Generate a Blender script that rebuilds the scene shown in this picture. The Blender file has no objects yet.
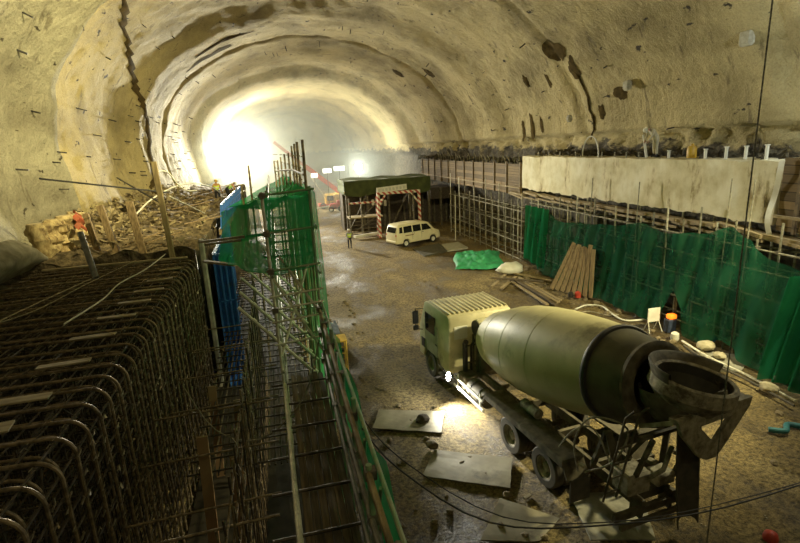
import bpy, bmesh, math, random
from mathutils import Vector, Matrix, noise
PI = math.pi
R = math.radians
SC = bpy.context.scene
COL = SC.collection
rnd = random.Random(7)

# ------------------------------------------------------------------ camera
CAM_Z, PITCH, YAW, ROLL = 8.5, R(14.2), R(13.5), R(2.8)
cd = bpy.data.cameras.new('camera'); cam = bpy.data.objects.new('camera', cd); COL.objects.link(cam)
cd.sensor_width = 36.0; cd.lens = 500.0 / 800.0 * 36.0; cd.clip_start = 0.05; cd.clip_end = 400
cam.matrix_world = Matrix.Translation((0, 0, CAM_Z)) @ Matrix.Rotation(-YAW, 4, 'Z') @ Matrix.Rotation(PI/2 - PITCH, 4, 'X') @ Matrix.Rotation(-ROLL, 4, 'Z')
SC.camera = cam

# ------------------------------------------------------------------ world, exposure
w = bpy.data.worlds.new('world'); SC.world = w; w.use_nodes = True
w.node_tree.nodes['Background'].inputs[0].default_value = (0.55, 0.55, 0.4, 1)
w.node_tree.nodes['Background'].inputs[1].default_value = 0.05
SC.view_settings.view_transform = 'Standard'; SC.view_settings.look = 'None'
SC.view_settings.exposure = 0.12; SC.view_settings.gamma = 1.0
SC.view_settings.use_curve_mapping = False
try:
    SC.cycles.use_denoising = True
    SC.cycles.max_bounces = 8; SC.cycles.diffuse_bounces = 4; SC.cycles.transparent_max_bounces = 24
    SC.cycles.volume_bounces = 1; SC.cycles.sample_clamp_indirect = 4.0
    SC.cycles.volume_step_rate = 4.0
except Exception: pass

# ------------------------------------------------------------------ site floodlights and added fill lights
WARM = (1.0, 0.89, 0.46); WHITE = (0.95, 1.0, 0.88)
def lamp(name, loc, power, color=WARM, radius=0.25, aim=None, angle=120, blend=0.6):
    ld = bpy.data.lights.new(name, 'SPOT' if aim else 'POINT'); ld.energy = power; ld.color = color
    ld.shadow_soft_size = radius
    o = bpy.data.objects.new(name, ld); COL.objects.link(o); o.location = loc
    if aim:
        ld.spot_size = R(angle); ld.spot_blend = blend
        o.rotation_euler = (Vector(aim) - Vector(loc)).to_track_quat('-Z', 'Y').to_euler()
    return o
lamp('floodlight_glare', (-5.2, 66.3, 9.0), 62000, (1.0, 0.95, 0.72), 0.5, (5, 25, 1), 84, 0.8)
lamp('fill_far_vault', (-3.6, 80, 9.2), 13000, (1.0, 0.97, 0.8), 0.5)  # added light, hidden in the glare, to brighten the far vault
lamp('floodlight_far', (12.4, 74.6, 5.6), 3500, WHITE, 0.3)
lamp('floodlight_right_wall', (15.9, 10.6, 9.0), 9500, WARM, 0.3, (7.0, 18.0, 0.5), 104, 0.7)
lamp('floodlight_right_wall_sky', (16.6, 10.5, 10.6), 800, (0.88, 0.97, 0.95), 0.3)
lamp('fill_left_wall', (3.0, 15.0, 15.5), 20000, (1.0, 0.85, 0.42), 0.3, (-9.5, 28, 10), 84, 1.0)  # added spot, unseen above the frame, brightens the left wall
lamp('fill_road', (5.0, 16.0, 15.8), 9000, WARM, 0.3, (11.5, 34, 3), 60, 1.0)  # added spot, unseen above the frame, brightens road and right side
lamp('fill_behind_camera', (3.0, -5.0, 13.0), 450, WARM, 0.5)  # added overall fill, unseen behind the camera

# ------------------------------------------------------------------ materials
MATS = {}
def nt(name):
    m = bpy.data.materials.new(name); m.use_nodes = True
    t = m.node_tree; b = t.nodes['Principled BSDF']; return m, t, b
def ramp(t, stops):
    r = t.nodes.new('ShaderNodeValToRGB'); e = r.color_ramp.elements
    while len(e) < len(stops): e.new(0.5)
    for i, (p, c) in enumerate(stops): e[i].position = p; e[i].color = (*c, 1) if len(c) == 3 else c
    return r
def coords(t, scale=(1, 1, 1)):
    tc = t.nodes.new('ShaderNodeTexCoord'); mp = t.nodes.new('ShaderNodeMapping'); mp.inputs['Scale'].default_value = scale
    t.links.new(tc.outputs['Object'], mp.inputs[0]); return mp.outputs[0]
def noi(t, v, scale, detail=4, rough=0.55):
    n = t.nodes.new('ShaderNodeTexNoise'); n.inputs['Scale'].default_value = scale
    n.inputs['Detail'].default_value = detail; n.inputs['Roughness'].default_value = rough
    t.links.new(v, n.inputs['Vector']); return n
def mixc(t, f, a, b, mode='MIX'):
    m = t.nodes.new('ShaderNodeMix'); m.data_type = 'RGBA'; m.blend_type = mode
    for k, s in ((0, f), (6, a), (7, b)):
        if isinstance(s, (int, float)): m.inputs[k].default_value = s
        elif isinstance(s, tuple): m.inputs[k].default_value = (*s, 1)
        else: t.links.new(s, m.inputs[k])
    return m.outputs[2]
def bump(t, b, h, strength=0.5, dist=0.02):
    n = t.nodes.new('ShaderNodeBump'); n.inputs['Strength'].default_value = strength; n.inputs['Distance'].default_value = dist
    t.links.new(h, n.inputs['Height']); t.links.new(n.outputs[0], b.inputs['Normal'])
def M(name, c1, c2=None, rough=0.7, metal=0.0, scale=6.0, stretch=(1, 1, 1), bmp=0.3, dist=0.01, lo=0.35, hi=0.65, dirt=None, dirt_at=0.62):
    """mottled material: two tones by noise, optional patches of dirt"""
    if name in MATS: return MATS[name]
    m, t, b = nt(name); c2 = c2 or tuple(x * 0.6 for x in c1)
    v = coords(t, stretch); n = noi(t, v, scale)
    r = ramp(t, [(lo, c2), (hi, c1)]); t.links.new(n.outputs[0], r.inputs[0]); col = r.outputs[0]
    if dirt:
        n2 = noi(t, coords(t), scale * 0.35, 6, 0.7); r2 = ramp(t, [(dirt_at - 0.08, (0, 0, 0)), (dirt_at + 0.05, (1, 1, 1))])
        t.links.new(n2.outputs[0], r2.inputs[0]); col = mixc(t, r2.outputs[0], col, dirt)
    t.links.new(col, b.inputs['Base Color']); b.inputs['Roughness'].default_value = rough; b.inputs['Metallic'].default_value = metal
    if bmp: bump(t, b, n.outputs[0], bmp, dist)
    MATS[name] = m; return m
def emis(name, c, s):
    m, t, b = nt(name); b.inputs['Base Color'].default_value = (*c, 1)
    b.inputs['Emission Color'].default_value = (*c, 1); b.inputs['Emission Strength'].default_value = s
    MATS[name] = m; return m

def shotcrete(name, base, dark, stain, grain=1.0):
    m, t, b = nt(name)
    v = coords(t)
    big = noi(t, coords(t, (0.6, 0.35, 0.6)), 0.55, 5, 0.6)
    r = ramp(t, [(0.33, dark), (0.52, base), (0.72, tuple(min(1, x * 1.2) for x in base))]); t.links.new(big.outputs[0], r.inputs[0])
    # streaks running down the wall
    st = noi(t, coords(t, (1.0, 1.3, 0.16)), 1.2, 5, 0.65)
    rs = ramp(t, [(0.60, (0, 0, 0)), (0.68, (1, 1, 1))]); t.links.new(st.outputs[0], rs.inputs[0])
    ms = t.nodes.new('ShaderNodeMath'); ms.operation = 'MULTIPLY'; ms.inputs[1].default_value = 0.62; t.links.new(rs.outputs[0], ms.inputs[0])
    c = mixc(t, ms.outputs[0], r.outputs[0], stain)
    # small dark pits and blotches
    bl = noi(t, coords(t, (1, 0.55, 1)), 2.3, 3, 0.5)
    rb = ramp(t, [(0.68, (0, 0, 0)), (0.72, (1, 1, 1))]); t.links.new(bl.outputs[0], rb.inputs[0])
    c = mixc(t, rb.outputs[0], c, tuple(x * 0.55 for x in stain))
    fine = noi(t, v, 14.0, 6, 0.7)
    rf = ramp(t, [(0.3, (0.66, 0.64, 0.58)), (0.55, (1, 1, 1))]); t.links.new(fine.outputs[0], rf.inputs[0])
    c = mixc(t, 0.8, c, rf.outputs[0], 'MULTIPLY')
    # broken rock shows below the sprayed lining
    rn = noi(t, v, 3.0, 8, 0.7); rk = ramp(t, [(0.38, (0.03, 0.025, 0.015)), (0.56, (0.11, 0.09, 0.055)), (0.74, (0.30, 0.25, 0.16))]); t.links.new(rn.outputs[0], rk.inputs[0])
    sp = t.nodes.new('ShaderNodeSeparateXYZ'); t.links.new(v, sp.inputs[0])
    def mth(op, a, b_, c_=None):
        q = t.nodes.new('ShaderNodeMath'); q.operation = op
        for k, s in enumerate((a, b_, c_)):
            if s is None: continue
            if isinstance(s, (int, float)): q.inputs[k].default_value = s
            else: t.links.new(s, q.inputs[k])
        return q.outputs[0]
    thr = mth('MULTIPLY_ADD', mth('GREATER_THAN', sp.outputs[0], 5.0), 2.7, 5.2)
    edge = noi(t, coords(t, (1, .6, 1)), 1.1, 5, .6)
    hgt = mth('MULTIPLY_ADD', edge.outputs[0], -2.6, sp.outputs[2])
    mk = t.nodes.new('ShaderNodeMapRange'); mk.inputs['From Min'].default_value = -0.12; mk.inputs['From Max'].default_value = 0.12; mk.inputs['To Min'].default_value = 1; mk.inputs['To Max'].default_value = 0
    t.links.new(mth('SUBTRACT', mth('ADD', hgt, 1.3), thr), mk.inputs['Value'])
    c = mixc(t, mk.outputs[0], c, rk.outputs[0])
    t.links.new(c, b.inputs['Base Color']); b.inputs['Roughness'].default_value = 0.85
    mid = noi(t, v, 2.2, 7, 0.62)
    ad = t.nodes.new('ShaderNodeMath'); ad.operation = 'MULTIPLY_ADD'; ad.inputs[1].default_value = 0.35
    t.links.new(fine.outputs[0], ad.inputs[0]); t.links.new(mid.outputs[0], ad.inputs[2])
    bump(t, b, ad.outputs[0], 0.9 * grain, 0.2)
    MATS[name] = m; return m
SHOT = shotcrete('shotcrete', (0.48, 0.40, 0.20), (0.27, 0.22, 0.095), (0.075, 0.055, 0.022))
SHOTSH = shotcrete('shotcrete_shaded', (0.36, 0.34, 0.245), (0.23, 0.21, 0.145), (0.085, 0.065, 0.028), 1.3)  # darker grey copy: shade of the near left wall put into the colour
def rockmat():
    m, t, b = nt('rough_rock'); v = coords(t)
    vo = t.nodes.new('ShaderNodeTexVoronoi'); vo.inputs['Scale'].default_value = 1.6; t.links.new(v, vo.inputs['Vector'])
    n = noi(t, v, 3.0, 8, 0.7)
    r = ramp(t, [(0.35, (0.035, 0.03, 0.02)), (0.55, (0.13, 0.11, 0.07)), (0.72, (0.32, 0.28, 0.19))]); t.links.new(n.outputs[0], r.inputs[0])
    t.links.new(r.outputs[0], b.inputs['Base Color']); b.inputs['Roughness'].default_value = 0.9
    ad = t.nodes.new('ShaderNodeMath'); ad.operation = 'ADD'; t.links.new(n.outputs[0], ad.inputs[0]); t.links.new(vo.outputs[0], ad.inputs[1])
    bump(t, b, ad.outputs[0], 1.0, 0.25); MATS['rock'] = m; return m
ROCK = rockmat()
def groundmat():
    m, t, b = nt('muddy_ground'); v = coords(t)
    big = noi(t, coords(t, (0.9, 0.5, 1)), 0.4, 6, 0.62)
    r = ramp(t, [(0.36, (0.09, 0.064, 0.026)), (0.5, (0.22, 0.165, 0.07)), (0.68, (0.40, 0.32, 0.16))]); t.links.new(big.outputs[0], r.inputs[0])
    fine = noi(t, v, 9.0, 8, 0.75)
    rf = ramp(t, [(0.38, (0.22, 0.20, 0.17)), (0.6, (1.3, 1.25, 1.12))]); t.links.new(fine.outputs[0], rf.inputs[0])
    c = mixc(t, 1.0, r.outputs[0], rf.outputs[0], 'MULTIPLY')
    vo = t.nodes.new('ShaderNodeTexVoronoi'); vo.inputs['Scale'].default_value = 5.0; t.links.new(v, vo.inputs['Vector'])
    rv = ramp(t, [(0.09, (1, 1, 1)), (0.14, (0, 0, 0))]); t.links.new(vo.outputs['Distance'], rv.inputs[0])
    n3 = noi(t, v, 1.1, 3); r3 = ramp(t, [(0.5, (0, 0, 0)), (0.6, (1, 1, 1))]); t.links.new(n3.outputs[0], r3.inputs[0])
    f = mixc(t, 1.0, rv.outputs[0], r3.outputs[0], 'MULTIPLY')
    c = mixc(t, f, c, (0.36, 0.32, 0.22))
    t.links.new(c, b.inputs['Base Color'])
    rr = ramp(t, [(0.38, (0.38, 0.38, 0.38)), (0.52, (0.85, 0.85, 0.85))]); t.links.new(big.outputs[0], rr.inputs[0]); t.links.new(rr.outputs[0], b.inputs['Roughness'])
    ad = t.nodes.new('ShaderNodeMath'); ad.operation = 'ADD'; t.links.new(fine.outputs[0], ad.inputs[0]); t.links.new(f, ad.inputs[1])
    bump(t, b, ad.outputs[0], 1.0, 0.12); MATS['ground'] = m; return m
GROUND = groundmat()
def netmat(name, col, cover):
    m, t, b = nt(name); out = t.nodes['Material Output']
    tr = t.nodes.new('ShaderNodeBsdfTransparent'); di = t.nodes.new('ShaderNodeBsdfDiffuse'); tl = t.nodes.new('ShaderNodeBsdfTranslucent')
    v = coords(t); n = noi(t, coords(t, (1, 1, 0.6)), 0.9, 5, 0.6)
    rc = ramp(t, [(0.35, tuple(x * 0.72 for x in col)), (0.65, col)]); t.links.new(n.outputs[0], rc.inputs[0])
    t.links.new(rc.outputs[0], di.inputs[0]); t.links.new(rc.outputs[0], tl.inputs[0])
    mx = t.nodes.new('ShaderNodeMixShader'); mx.inputs[0].default_value = 0.45
    t.links.new(di.outputs[0], mx.inputs[1]); t.links.new(tl.outputs[0], mx.inputs[2])
    ra = ramp(t, [(0.3, (cover - 0.12,) * 3), (0.7, (min(1, cover + 0.12),) * 3)]); t.links.new(n.outputs[0], ra.inputs[0])
    m2 = t.nodes.new('ShaderNodeMixShader'); t.links.new(ra.outputs[0], m2.inputs[0])
    t.links.new(tr.outputs[0], m2.inputs[1]); t.links.new(mx.outputs[0], m2.inputs[2]); t.links.new(m2.outputs[0], out.inputs[0])
    t.nodes.remove(b); MATS[name] = m; return m
NET = netmat('debris_net', (0.028, 0.15, 0.085), 0.80)
NETC = netmat('catch_net', (0.03, 0.40, 0.13), 0.76)
def planks(name, c1, c2, width=0.12, axis=0, rough=0.8):
    m, t, b = nt(name); v = coords(t)
    sp = t.nodes.new('ShaderNodeSeparateXYZ'); t.links.new(v, sp.inputs[0])
    dv = t.nodes.new('ShaderNodeMath'); dv.operation = 'DIVIDE'; dv.inputs[1].default_value = width; t.links.new(sp.outputs[axis], dv.inputs[0])
    fl = t.nodes.new('ShaderNodeMath'); fl.operation = 'FLOOR'; t.links.new(dv.outputs[0], fl.inputs[0])
    fr = t.nodes.new('ShaderNodeMath'); fr.operation = 'FRACT'; t.links.new(dv.outputs[0], fr.inputs[0])
    wn = t.nodes.new('ShaderNodeTexWhiteNoise'); wn.noise_dimensions = '1D'; t.links.new(fl.outputs[0], wn.inputs['W'])
    st = [6, 6, 6]; long_ax = 1 if axis != 1 else 0; st[long_ax] = 0.4
    n = noi(t, coords(t, tuple(st)), 3.0, 5, 0.7)
    a = t.nodes.new('ShaderNodeMath'); a.operation = 'MULTIPLY_ADD'; a.inputs[1].default_value = 0.5; t.links.new(wn.outputs[0], a.inputs[0])
    h = t.nodes.new('ShaderNodeMath'); h.operation = 'MULTIPLY'; h.inputs[1].default_value = 0.6; t.links.new(n.outputs[0], h.inputs[0]); t.links.new(h.outputs[0], a.inputs[2])
    r = ramp(t, [(0.2, c2), (0.75, c1)]); t.links.new(a.outputs[0], r.inputs[0])
    g = ramp(t, [(0.0, (0, 0, 0)), (0.10, (1, 1, 1)), (0.92, (1, 1, 1)), (1.0, (0, 0, 0))]); t.links.new(fr.outputs[0], g.inputs[0])
    c = mixc(t, 0.85, r.outputs[0], g.outputs[0], 'MULTIPLY'); t.links.new(c, b.inputs['Base Color'])
    b.inputs['Roughness'].default_value = rough; bump(t, b, g.outputs[0], 0.6, 0.01); MATS[name] = m; return m

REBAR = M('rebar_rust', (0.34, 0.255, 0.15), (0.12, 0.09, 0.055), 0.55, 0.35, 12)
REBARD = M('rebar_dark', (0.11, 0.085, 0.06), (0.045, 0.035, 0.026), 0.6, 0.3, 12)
TIE = M('tie_wire', (0.55, 0.47, 0.33), (0.22, 0.18, 0.12), 0.4, 0.5, 15)
TUBE = M('galvanised_tube', (0.44, 0.42, 0.33), (0.20, 0.18, 0.12), 0.5, 0.35, 7)
TUBEW = M('pale_tube', (0.80, 0.77, 0.62), (0.5, 0.46, 0.34), 0.5, 0.1, 7)
TUBED = M('muddy_tube', (0.24, 0.21, 0.15), (0.09, 0.075, 0.05), 0.6, 0.2, 6)
TUBEG = M('green_tube', (0.14, 0.36, 0.16), (0.35, 0.38, 0.25), 0.5, 0.1, 4)
COUP = M('coupler_steel', (0.25, 0.22, 0.17), None, 0.5, 0.5, 20)
BAMB = M('bamboo', (0.40, 0.31, 0.15), (0.10, 0.075, 0.035), 0.6, 0, 3, (1, 1, 1.5))
WOOD = M('weathered_wood', (0.40, 0.29, 0.15), (0.18, 0.125, 0.06), 0.8, 0, 3, (7, 7, 0.7))
WOODY = M('wood_along_y', (0.42, 0.33, 0.19), (0.20, 0.15, 0.08), 0.8, 0, 3, (7, 0.7, 7))
WOODX = M('wood_along_x', (0.46, 0.38, 0.23), (0.24, 0.19, 0.11), 0.8, 0, 3, (0.7, 7, 7))
BLUE = M('blue_formwork', (0.06, 0.22, 0.62), (0.04, 0.13, 0.42), 0.5, 0.1, 2.5, (1, 1, 1), 0.2, 0.01, 0.35, 0.6, (0.12, 0.12, 0.11), 0.66)
CONC = M('grey_concrete', (0.36, 0.34, 0.27), (0.2, 0.185, 0.14), 0.9, 0, 3)
PLY = M('muddy_sheet', (0.33, 0.29, 0.19), (0.20, 0.17, 0.10), 0.7, 0, 1.6, (1, 1, 1), 0.3, 0.01, 0.35, 0.65, (0.07, 0.055, 0.03), 0.64)
RUBBER = M('tyre_rubber', (0.045, 0.042, 0.036), (0.12, 0.10, 0.07), 0.85, 0, 4, (1, 1, 1), 0.4, 0.01, 0.3, 0.75)
BLACK = M('black_plastic', (0.02, 0.02, 0.02), (0.04, 0.035, 0.03), 0.55, 0, 8)
GLASS = M('dark_glass', (0.012, 0.014, 0.013), (0.02, 0.022, 0.018), 0.08, 0, 3, bmp=0)
WHITEP = M('white_paint', (0.78, 0.77, 0.68), (0.62, 0.6, 0.5), 0.5, 0, 2)
REDP = M('red_paint', (0.62, 0.07, 0.045), (0.40, 0.05, 0.03), 0.5, 0, 3)
YELP = M('yellow_paint', (0.75, 0.48, 0.05), (0.45, 0.28, 0.04), 0.5, 0, 3)
SKIN = M('skin', (0.42, 0.25, 0.16), (0.35, 0.2, 0.13), 0.6, 0, 5, bmp=0)

# ------------------------------------------------------------------ mesh helpers
class MB:
    def __init__(s): s.v = []; s.f = []; s.mi = []; s.cur = 0
    def add(s, vs, fs, T=None):
        o = len(s.v)
        s.v += [tuple(T @ Vector(p)) for p in vs] if T is not None else [tuple(p) for p in vs]
        s.f += [tuple(i + o for i in f) for f in fs]; s.mi += [s.cur] * len(fs); return s
    def box(s, c, d, T=None, bev=0.0):
        hx, hy, hz = d[0] / 2, d[1] / 2, d[2] / 2; c = Vector(c)
        if bev <= 0:
            vs = [c + Vector((x * hx, y * hy, z * hz)) for x in (-1, 1) for y in (-1, 1) for z in (-1, 1)]
            return s.add(vs, [(0, 1, 3, 2), (4, 6, 7, 5), (0, 4, 5, 1), (2, 3, 7, 6), (0, 2, 6, 4), (1, 5, 7, 3)], T)
        b = min(bev, hx * .9, hy * .9, hz * .9); vs = []; idx = {}
        for x in (-1, 1):
            for y in (-1, 1):
                for z in (-1, 1):
                    for k in range(3):
                        e = [x * hx, y * hy, z * hz]
                        for a in range(3):
                            if a != k: e[a] -= (x, y, z)[a] * b
                        idx[(x, y, z, k)] = len(vs); vs.append(c + Vector(e))
        fs = []
        for k in range(3):
            for sg in (-1, 1):
                o = [a for a in range(3) if a != k]; q = []
                for (p, r_) in ((-1, -1), (1, -1), (1, 1), (-1, 1)):
                    key = [0, 0, 0]; key[k] = sg; key[o[0]] = p; key[o[1]] = r_
                    q.append(idx[(*key, k)])
                fs.append(tuple(q))
        for k in range(3):                       # edges parallel to axis k
            o = [a for a in range(3) if a != k]
            for p in (-1, 1):
                for q in (-1, 1):
                    ks = []
                    for e in (-1, 1):
                        key = [0, 0, 0]; key[k] = e; key[o[0]] = p; key[o[1]] = q; ks.append(tuple(key))
                    fs.append((idx[(*ks[0], o[0])], idx[(*ks[1], o[0])], idx[(*ks[1], o[1])], idx[(*ks[0], o[1])]))
        for x in (-1, 1):
            for y in (-1, 1):
                for z in (-1, 1): fs.append(tuple(idx[(x, y, z, k)] for k in range(3)))
        return s.add(vs, fs, T)
    def beam(s, a, b, wd, ht, up=(0, 0, 1), bev=0.0):
        a = Vector(a); b = Vector(b); d = b - a; L = d.length; d.normalize(); up = Vector(up)
        x = d.cross(up)
        if x.length < 1e-3: x = d.cross(Vector((1, 0, 0)))
        x.normalize(); z = x.cross(d)
        T = Matrix(((x.x, d.x, z.x, 0), (x.y, d.y, z.y, 0), (x.z, d.z, z.z, 0), (0, 0, 0, 1)))
        T = Matrix.Translation((a + b) / 2) @ T
        return s.box((0, 0, 0), (wd, L, ht), T, bev)
    def tube(s, path, r, n=6, cap=True, T=None):
        P = [Vector(p) for p in path]; N = len(P)
        rs = r if isinstance(r, (list, tuple)) else [r] * N
        tg = []
        for i in range(N):
            d = P[min(i + 1, N - 1)] - P[max(i - 1, 0)]
            if d.length < 1e-6: d = Vector((0, 0, 1))
            tg.append(d.normalized())
        u = tg[0].orthogonal().normalized(); vs = []; fs = []
        for i in range(N):
            u = (u - tg[i] * u.dot(tg[i]));
            if u.length < 1e-5: u = tg[i].orthogonal()
            u.normalize(); w_ = tg[i].cross(u)
            for k in range(n):
                a = 2 * PI * k / n; vs.append(P[i] + (u * math.cos(a) + w_ * math.sin(a)) * rs[i])
        for i in range(N - 1):
            for k in range(n): fs.append((i * n + k, i * n + (k + 1) % n, (i + 1) * n + (k + 1) % n, (i + 1) * n + k))
        if cap: fs.append(tuple(range(n - 1, -1, -1))); fs.append(tuple((N - 1) * n + k for k in range(n)))
        return s.add(vs, fs, T)
    def lathe(s, prof, n=32, T=None, a0=0, a1=2 * PI):
        """prof: (r, z) about the z axis"""
        full = abs(a1 - a0 - 2 * PI) < 1e-6; m = n if full else n + 1; vs = []; fs = []
        for (r, z) in prof:
            for k in range(m):
                a = a0 + (a1 - a0) * k / n; vs.append((r * math.cos(a), r * math.sin(a), z))
        for i in range(len(prof) - 1):
            for k in range(n):
                k2 = (k + 1) % m
                fs.append((i * m + k, i * m + k2, (i + 1) * m + k2, (i + 1) * m + k))
        return s.add(vs, fs, T)
    def prism(s, poly, y0, y1, T=None):
        """poly in (x, z), extruded along y"""
        n = len(poly); vs = [(x, y0, z) for x, z in poly] + [(x, y1, z) for x, z in poly]
        fs = [tuple(range(n)), tuple(range(2 * n - 1, n - 1, -1))] + [(i, i + n, (i + 1) % n + n, (i + 1) % n) for i in range(n)]
        return s.add(vs, fs, T)
    def loft(s, rings, cap=True, T=None):
        n = len(rings[0]); vs = [p for r_ in rings for p in r_]; fs = []
        for i in range(len(rings) - 1):
            for k in range(n): fs.append((i * n + k, i * n + (k + 1) % n, (i + 1) * n + (k + 1) % n, (i + 1) * n + k))
        if cap: fs.append(tuple(range(n - 1, -1, -1))); fs.append(tuple((len(rings) - 1) * n + k for k in range(n)))
        return s.add(vs, fs, T)
    def sheet(s, nu, nv, fn, T=None):
        vs = [fn(i / nu, j / nv) for j in range(nv + 1) for i in range(nu + 1)]
        fs = [(j * (nu + 1) + i, j * (nu + 1) + i + 1, (j + 1) * (nu + 1) + i + 1, (j + 1) * (nu + 1) + i) for j in range(nv) for i in range(nu)]
        return s.add(vs, fs, T)
    def build(s, name, mat, parent=None, smooth=False, fix=True):
        me = bpy.data.meshes.new(name); me.from_pydata(s.v, [], s.f)
        for m in (mat if isinstance(mat, (list, tuple)) else [mat]): me.materials.append(m)
        if any(s.mi): me.polygons.foreach_set('material_index', s.mi)
        if fix:
            bm = bmesh.new(); bm.from_mesh(me); bmesh.ops.recalc_face_normals(bm, faces=bm.faces); bm.to_mesh(me); bm.free()
        if smooth:
            me.polygons.foreach_set('use_smooth', [True] * len(me.polygons))
            if smooth != 'all': me.set_sharp_from_angle(angle=R(40))
        me.update()
        o = bpy.data.objects.new(name, me); COL.objects.link(o)
        if parent: o.parent = parent
        return o
def tag(o, label=None, cat=None, group=None, kind=None):
    if label: o['label'] = label
    if cat: o['category'] = cat
    if group: o['group'] = group
    if kind: o['kind'] = kind
    return o
def thing(name, label, cat, loc=(0, 0, 0), rz=0, group=None):
    o = bpy.data.objects.new(name, None); COL.objects.link(o); o.empty_display_size = 0.2
    o.location = loc; o.rotation_euler = (0, 0, rz); return tag(o, label, cat, group)
def copy_tree(o, parent=None):
    c = o.copy(); COL.objects.link(c)
    if parent: c.parent = parent
    for ch in list(o.children): copy_tree(ch, c)
    return c
def recenter(o):
    """put a solo mesh's origin at the base of its bounding box"""
    vs = [v.co for v in o.data.vertices]
    lo = Vector((min(v.x for v in vs), min(v.y for v in vs), min(v.z for v in vs))); hi = Vector((max(v.x for v in vs), max(v.y for v in vs), max(v.z for v in vs)))
    c = Vector(((lo.x + hi.x) / 2, (lo.y + hi.y) / 2, lo.z)); o.data.transform(Matrix.Translation(-c)); o.location = o.location + c; return o
def solo(mb, name, mat, label, cat, group=None, smooth=False, center=True):
    o = mb.build(name, mat, None, smooth); tag(o, label, cat, group)
    return recenter(o) if center else o
def struct(mb, name, mat, smooth=False):
    o = mb.build(name, mat, None, smooth); o['kind'] = 'structure'; return o
def fbm(x, y, z, s=1.0, oct=4): return noise.fractal(Vector((x * s, y * s, z * s)), 1.0, 2.0, oct)
def cat_rom(P, n):
    out = []
    for i in range(len(P) - 1):
        p0 = Vector(P[max(i - 1, 0)]); p1 = Vector(P[i]); p2 = Vector(P[i + 1]); p3 = Vector(P[min(i + 2, len(P) - 1)])
        for k in range(n):
            t = k / n; out.append(0.5 * ((2 * p1) + (p2 - p0) * t + (2 * p0 - 5 * p1 + 4 * p2 - p3) * t * t + (3 * p1 - p0 - 3 * p2 + p3) * t ** 3))
    out.append(Vector(P[-1])); return out

# ------------------------------------------------------------------ THE SETTING
PROF = [(-8.5, -0.4, 0), (-8.3, 2.5, 0), (-8.2, 5.0, 0), (-8.8, 7.6, 0), (-9.0, 9.8, 0), (-8.4, 12.2, 0), (-6.4, 14.8, 0), (-3.0, 16.8, 0), (1.0, 18.0, 0),
        (5.0, 18.4, 0), (9.0, 17.9, 0), (13.0, 16.4, 0), (16.2, 13.9, 0), (18.2, 11.3, 0), (18.9, 9.2, 0), (18.9, 7.5, 0), (18.6, 5, 0), (18.6, 2, 0), (18.6, -0.4, 0)]
PTS = cat_rom(PROF, 10); CEN = Vector((5, 8, 0))
YS = []
y = -14.0
while y < 128: YS.append(y); y += 0.34 if y < 60 else 0.8
YS.append(128)
def inset(y, frac):
    """how far the lining stands in from the profile at y; frac 0 left .. 1 right"""
    yy = y + 1.2 * math.sin(frac * 7.0) + 0.6 * fbm(frac * 6, 3.1, y * 0.1)
    d = 0.0
    if yy > 63: d += 0.9 * min(1, (yy - 63) / 1.2)
    if yy > 93: d += 0.9 * min(1, (yy - 93) / 1.2)
    if yy > 37: d += 0.55 * min(1, (yy - 37) / 2.5)
    if frac < 0.42: d -= 0.5 * max(0, min(1, (26.5 - yy) / 2.0))       # nearer bay on the left bulges out
    for gy, wd, dp in ((47.0, 0.45, 0.30), (27.4, 0.35, 0.28 if frac > 0.6 else 0.0), (14.0, 0.5, 0.25)):
        d -= dp * math.exp(-((yy - gy) / wd) ** 2)
    return d
def shell(i0, i1, name):
    mb = MB(); n = i1 - i0 + 1; vs = []; fs = []
    for y in YS:
        for i in range(i0, i1 + 1):
            p = PTS[i]; fr = i / (len(PTS) - 1)
            nrm = (CEN - p); nrm.z = 0; nrm.normalize()
            low = (p.y < 7.2 and p.x > 5) or (p.y < 5.0 and p.x < 0)
            d = inset(y, fr) + 0.28 * fbm(p.x, y * 0.7, p.y, 0.22, 4) + 0.07 * fbm(p.x, y, p.y, 1.1, 3)
            if low: d = 0.35 * fbm(p.x, y, p.y, 0.9, 5)
            if p.x > 10 and 7.2 <= p.y < 8.6: d -= 0.5 + 0.5 * fbm(0, y, p.y, 1.3, 3)      # overbreak above the beam
            q = p + nrm * d; vs.append((q.x, y, q.y))
    for j in range(len(YS) - 1):
        for i in range(n - 1):
            k = i0 + i; z = (PTS[k].y + PTS[k + 1].y) / 2; x = PTS[k].x; yy = YS[j]
            nn = 0.7 * fbm(x, yy, z, 0.8, 3)
            rock = (x > 5 and z < 8.1 + nn) or (x < 0 and z < 5.3 + nn)
            mb.f.append((j * n + i, j * n + i + 1, (j + 1) * n + i + 1, (j + 1) * n + i))
            mb.mi.append(2 if (x < -4 and yy < 25.5) else 0)  # near left section takes the shaded copy
    mb.v = vs
    o = mb.build(name, [SHOT, ROCK, SHOTSH], None, 'all', fix=False); o['kind'] = 'structure'; return o
NL, NR = 50, 140
shell(0, NL, 'wall_left'); shell(NL, NR, 'ceiling'); shell(NR, len(PTS) - 1, 'wall_right')
mb = MB()
mb.sheet(60, 40, lambda u, v: (-10 + 30 * u, 127.5 + 0.8 * fbm(u * 9, v * 8, 0, 1), -0.5 + 20 * v))
struct(mb, 'wall_back', SHOT, 'all')
def gz(x, y):
    z = 0.10 * fbm(x, y, 0, 0.25, 4) + 0.03 * fbm(x, y, 2, 1.4, 3)
    if x > 14.6: z += 0.16 * min(1, (x - 14.6) / 1.2) * (0.6 + 0.6 * fbm(x, y, 5, 0.8, 3))
    return z - 0.03
mb = MB(); GX = [-8.7 + 0.25 * i for i in range(111)]
YG = [-14 + 0.25 * j for j in range(280)] + [56 + 1.0 * j for j in range(73)]
vs = [(x, y, gz(x, y)) for y in YG for x in GX]; n = len(GX)
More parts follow.
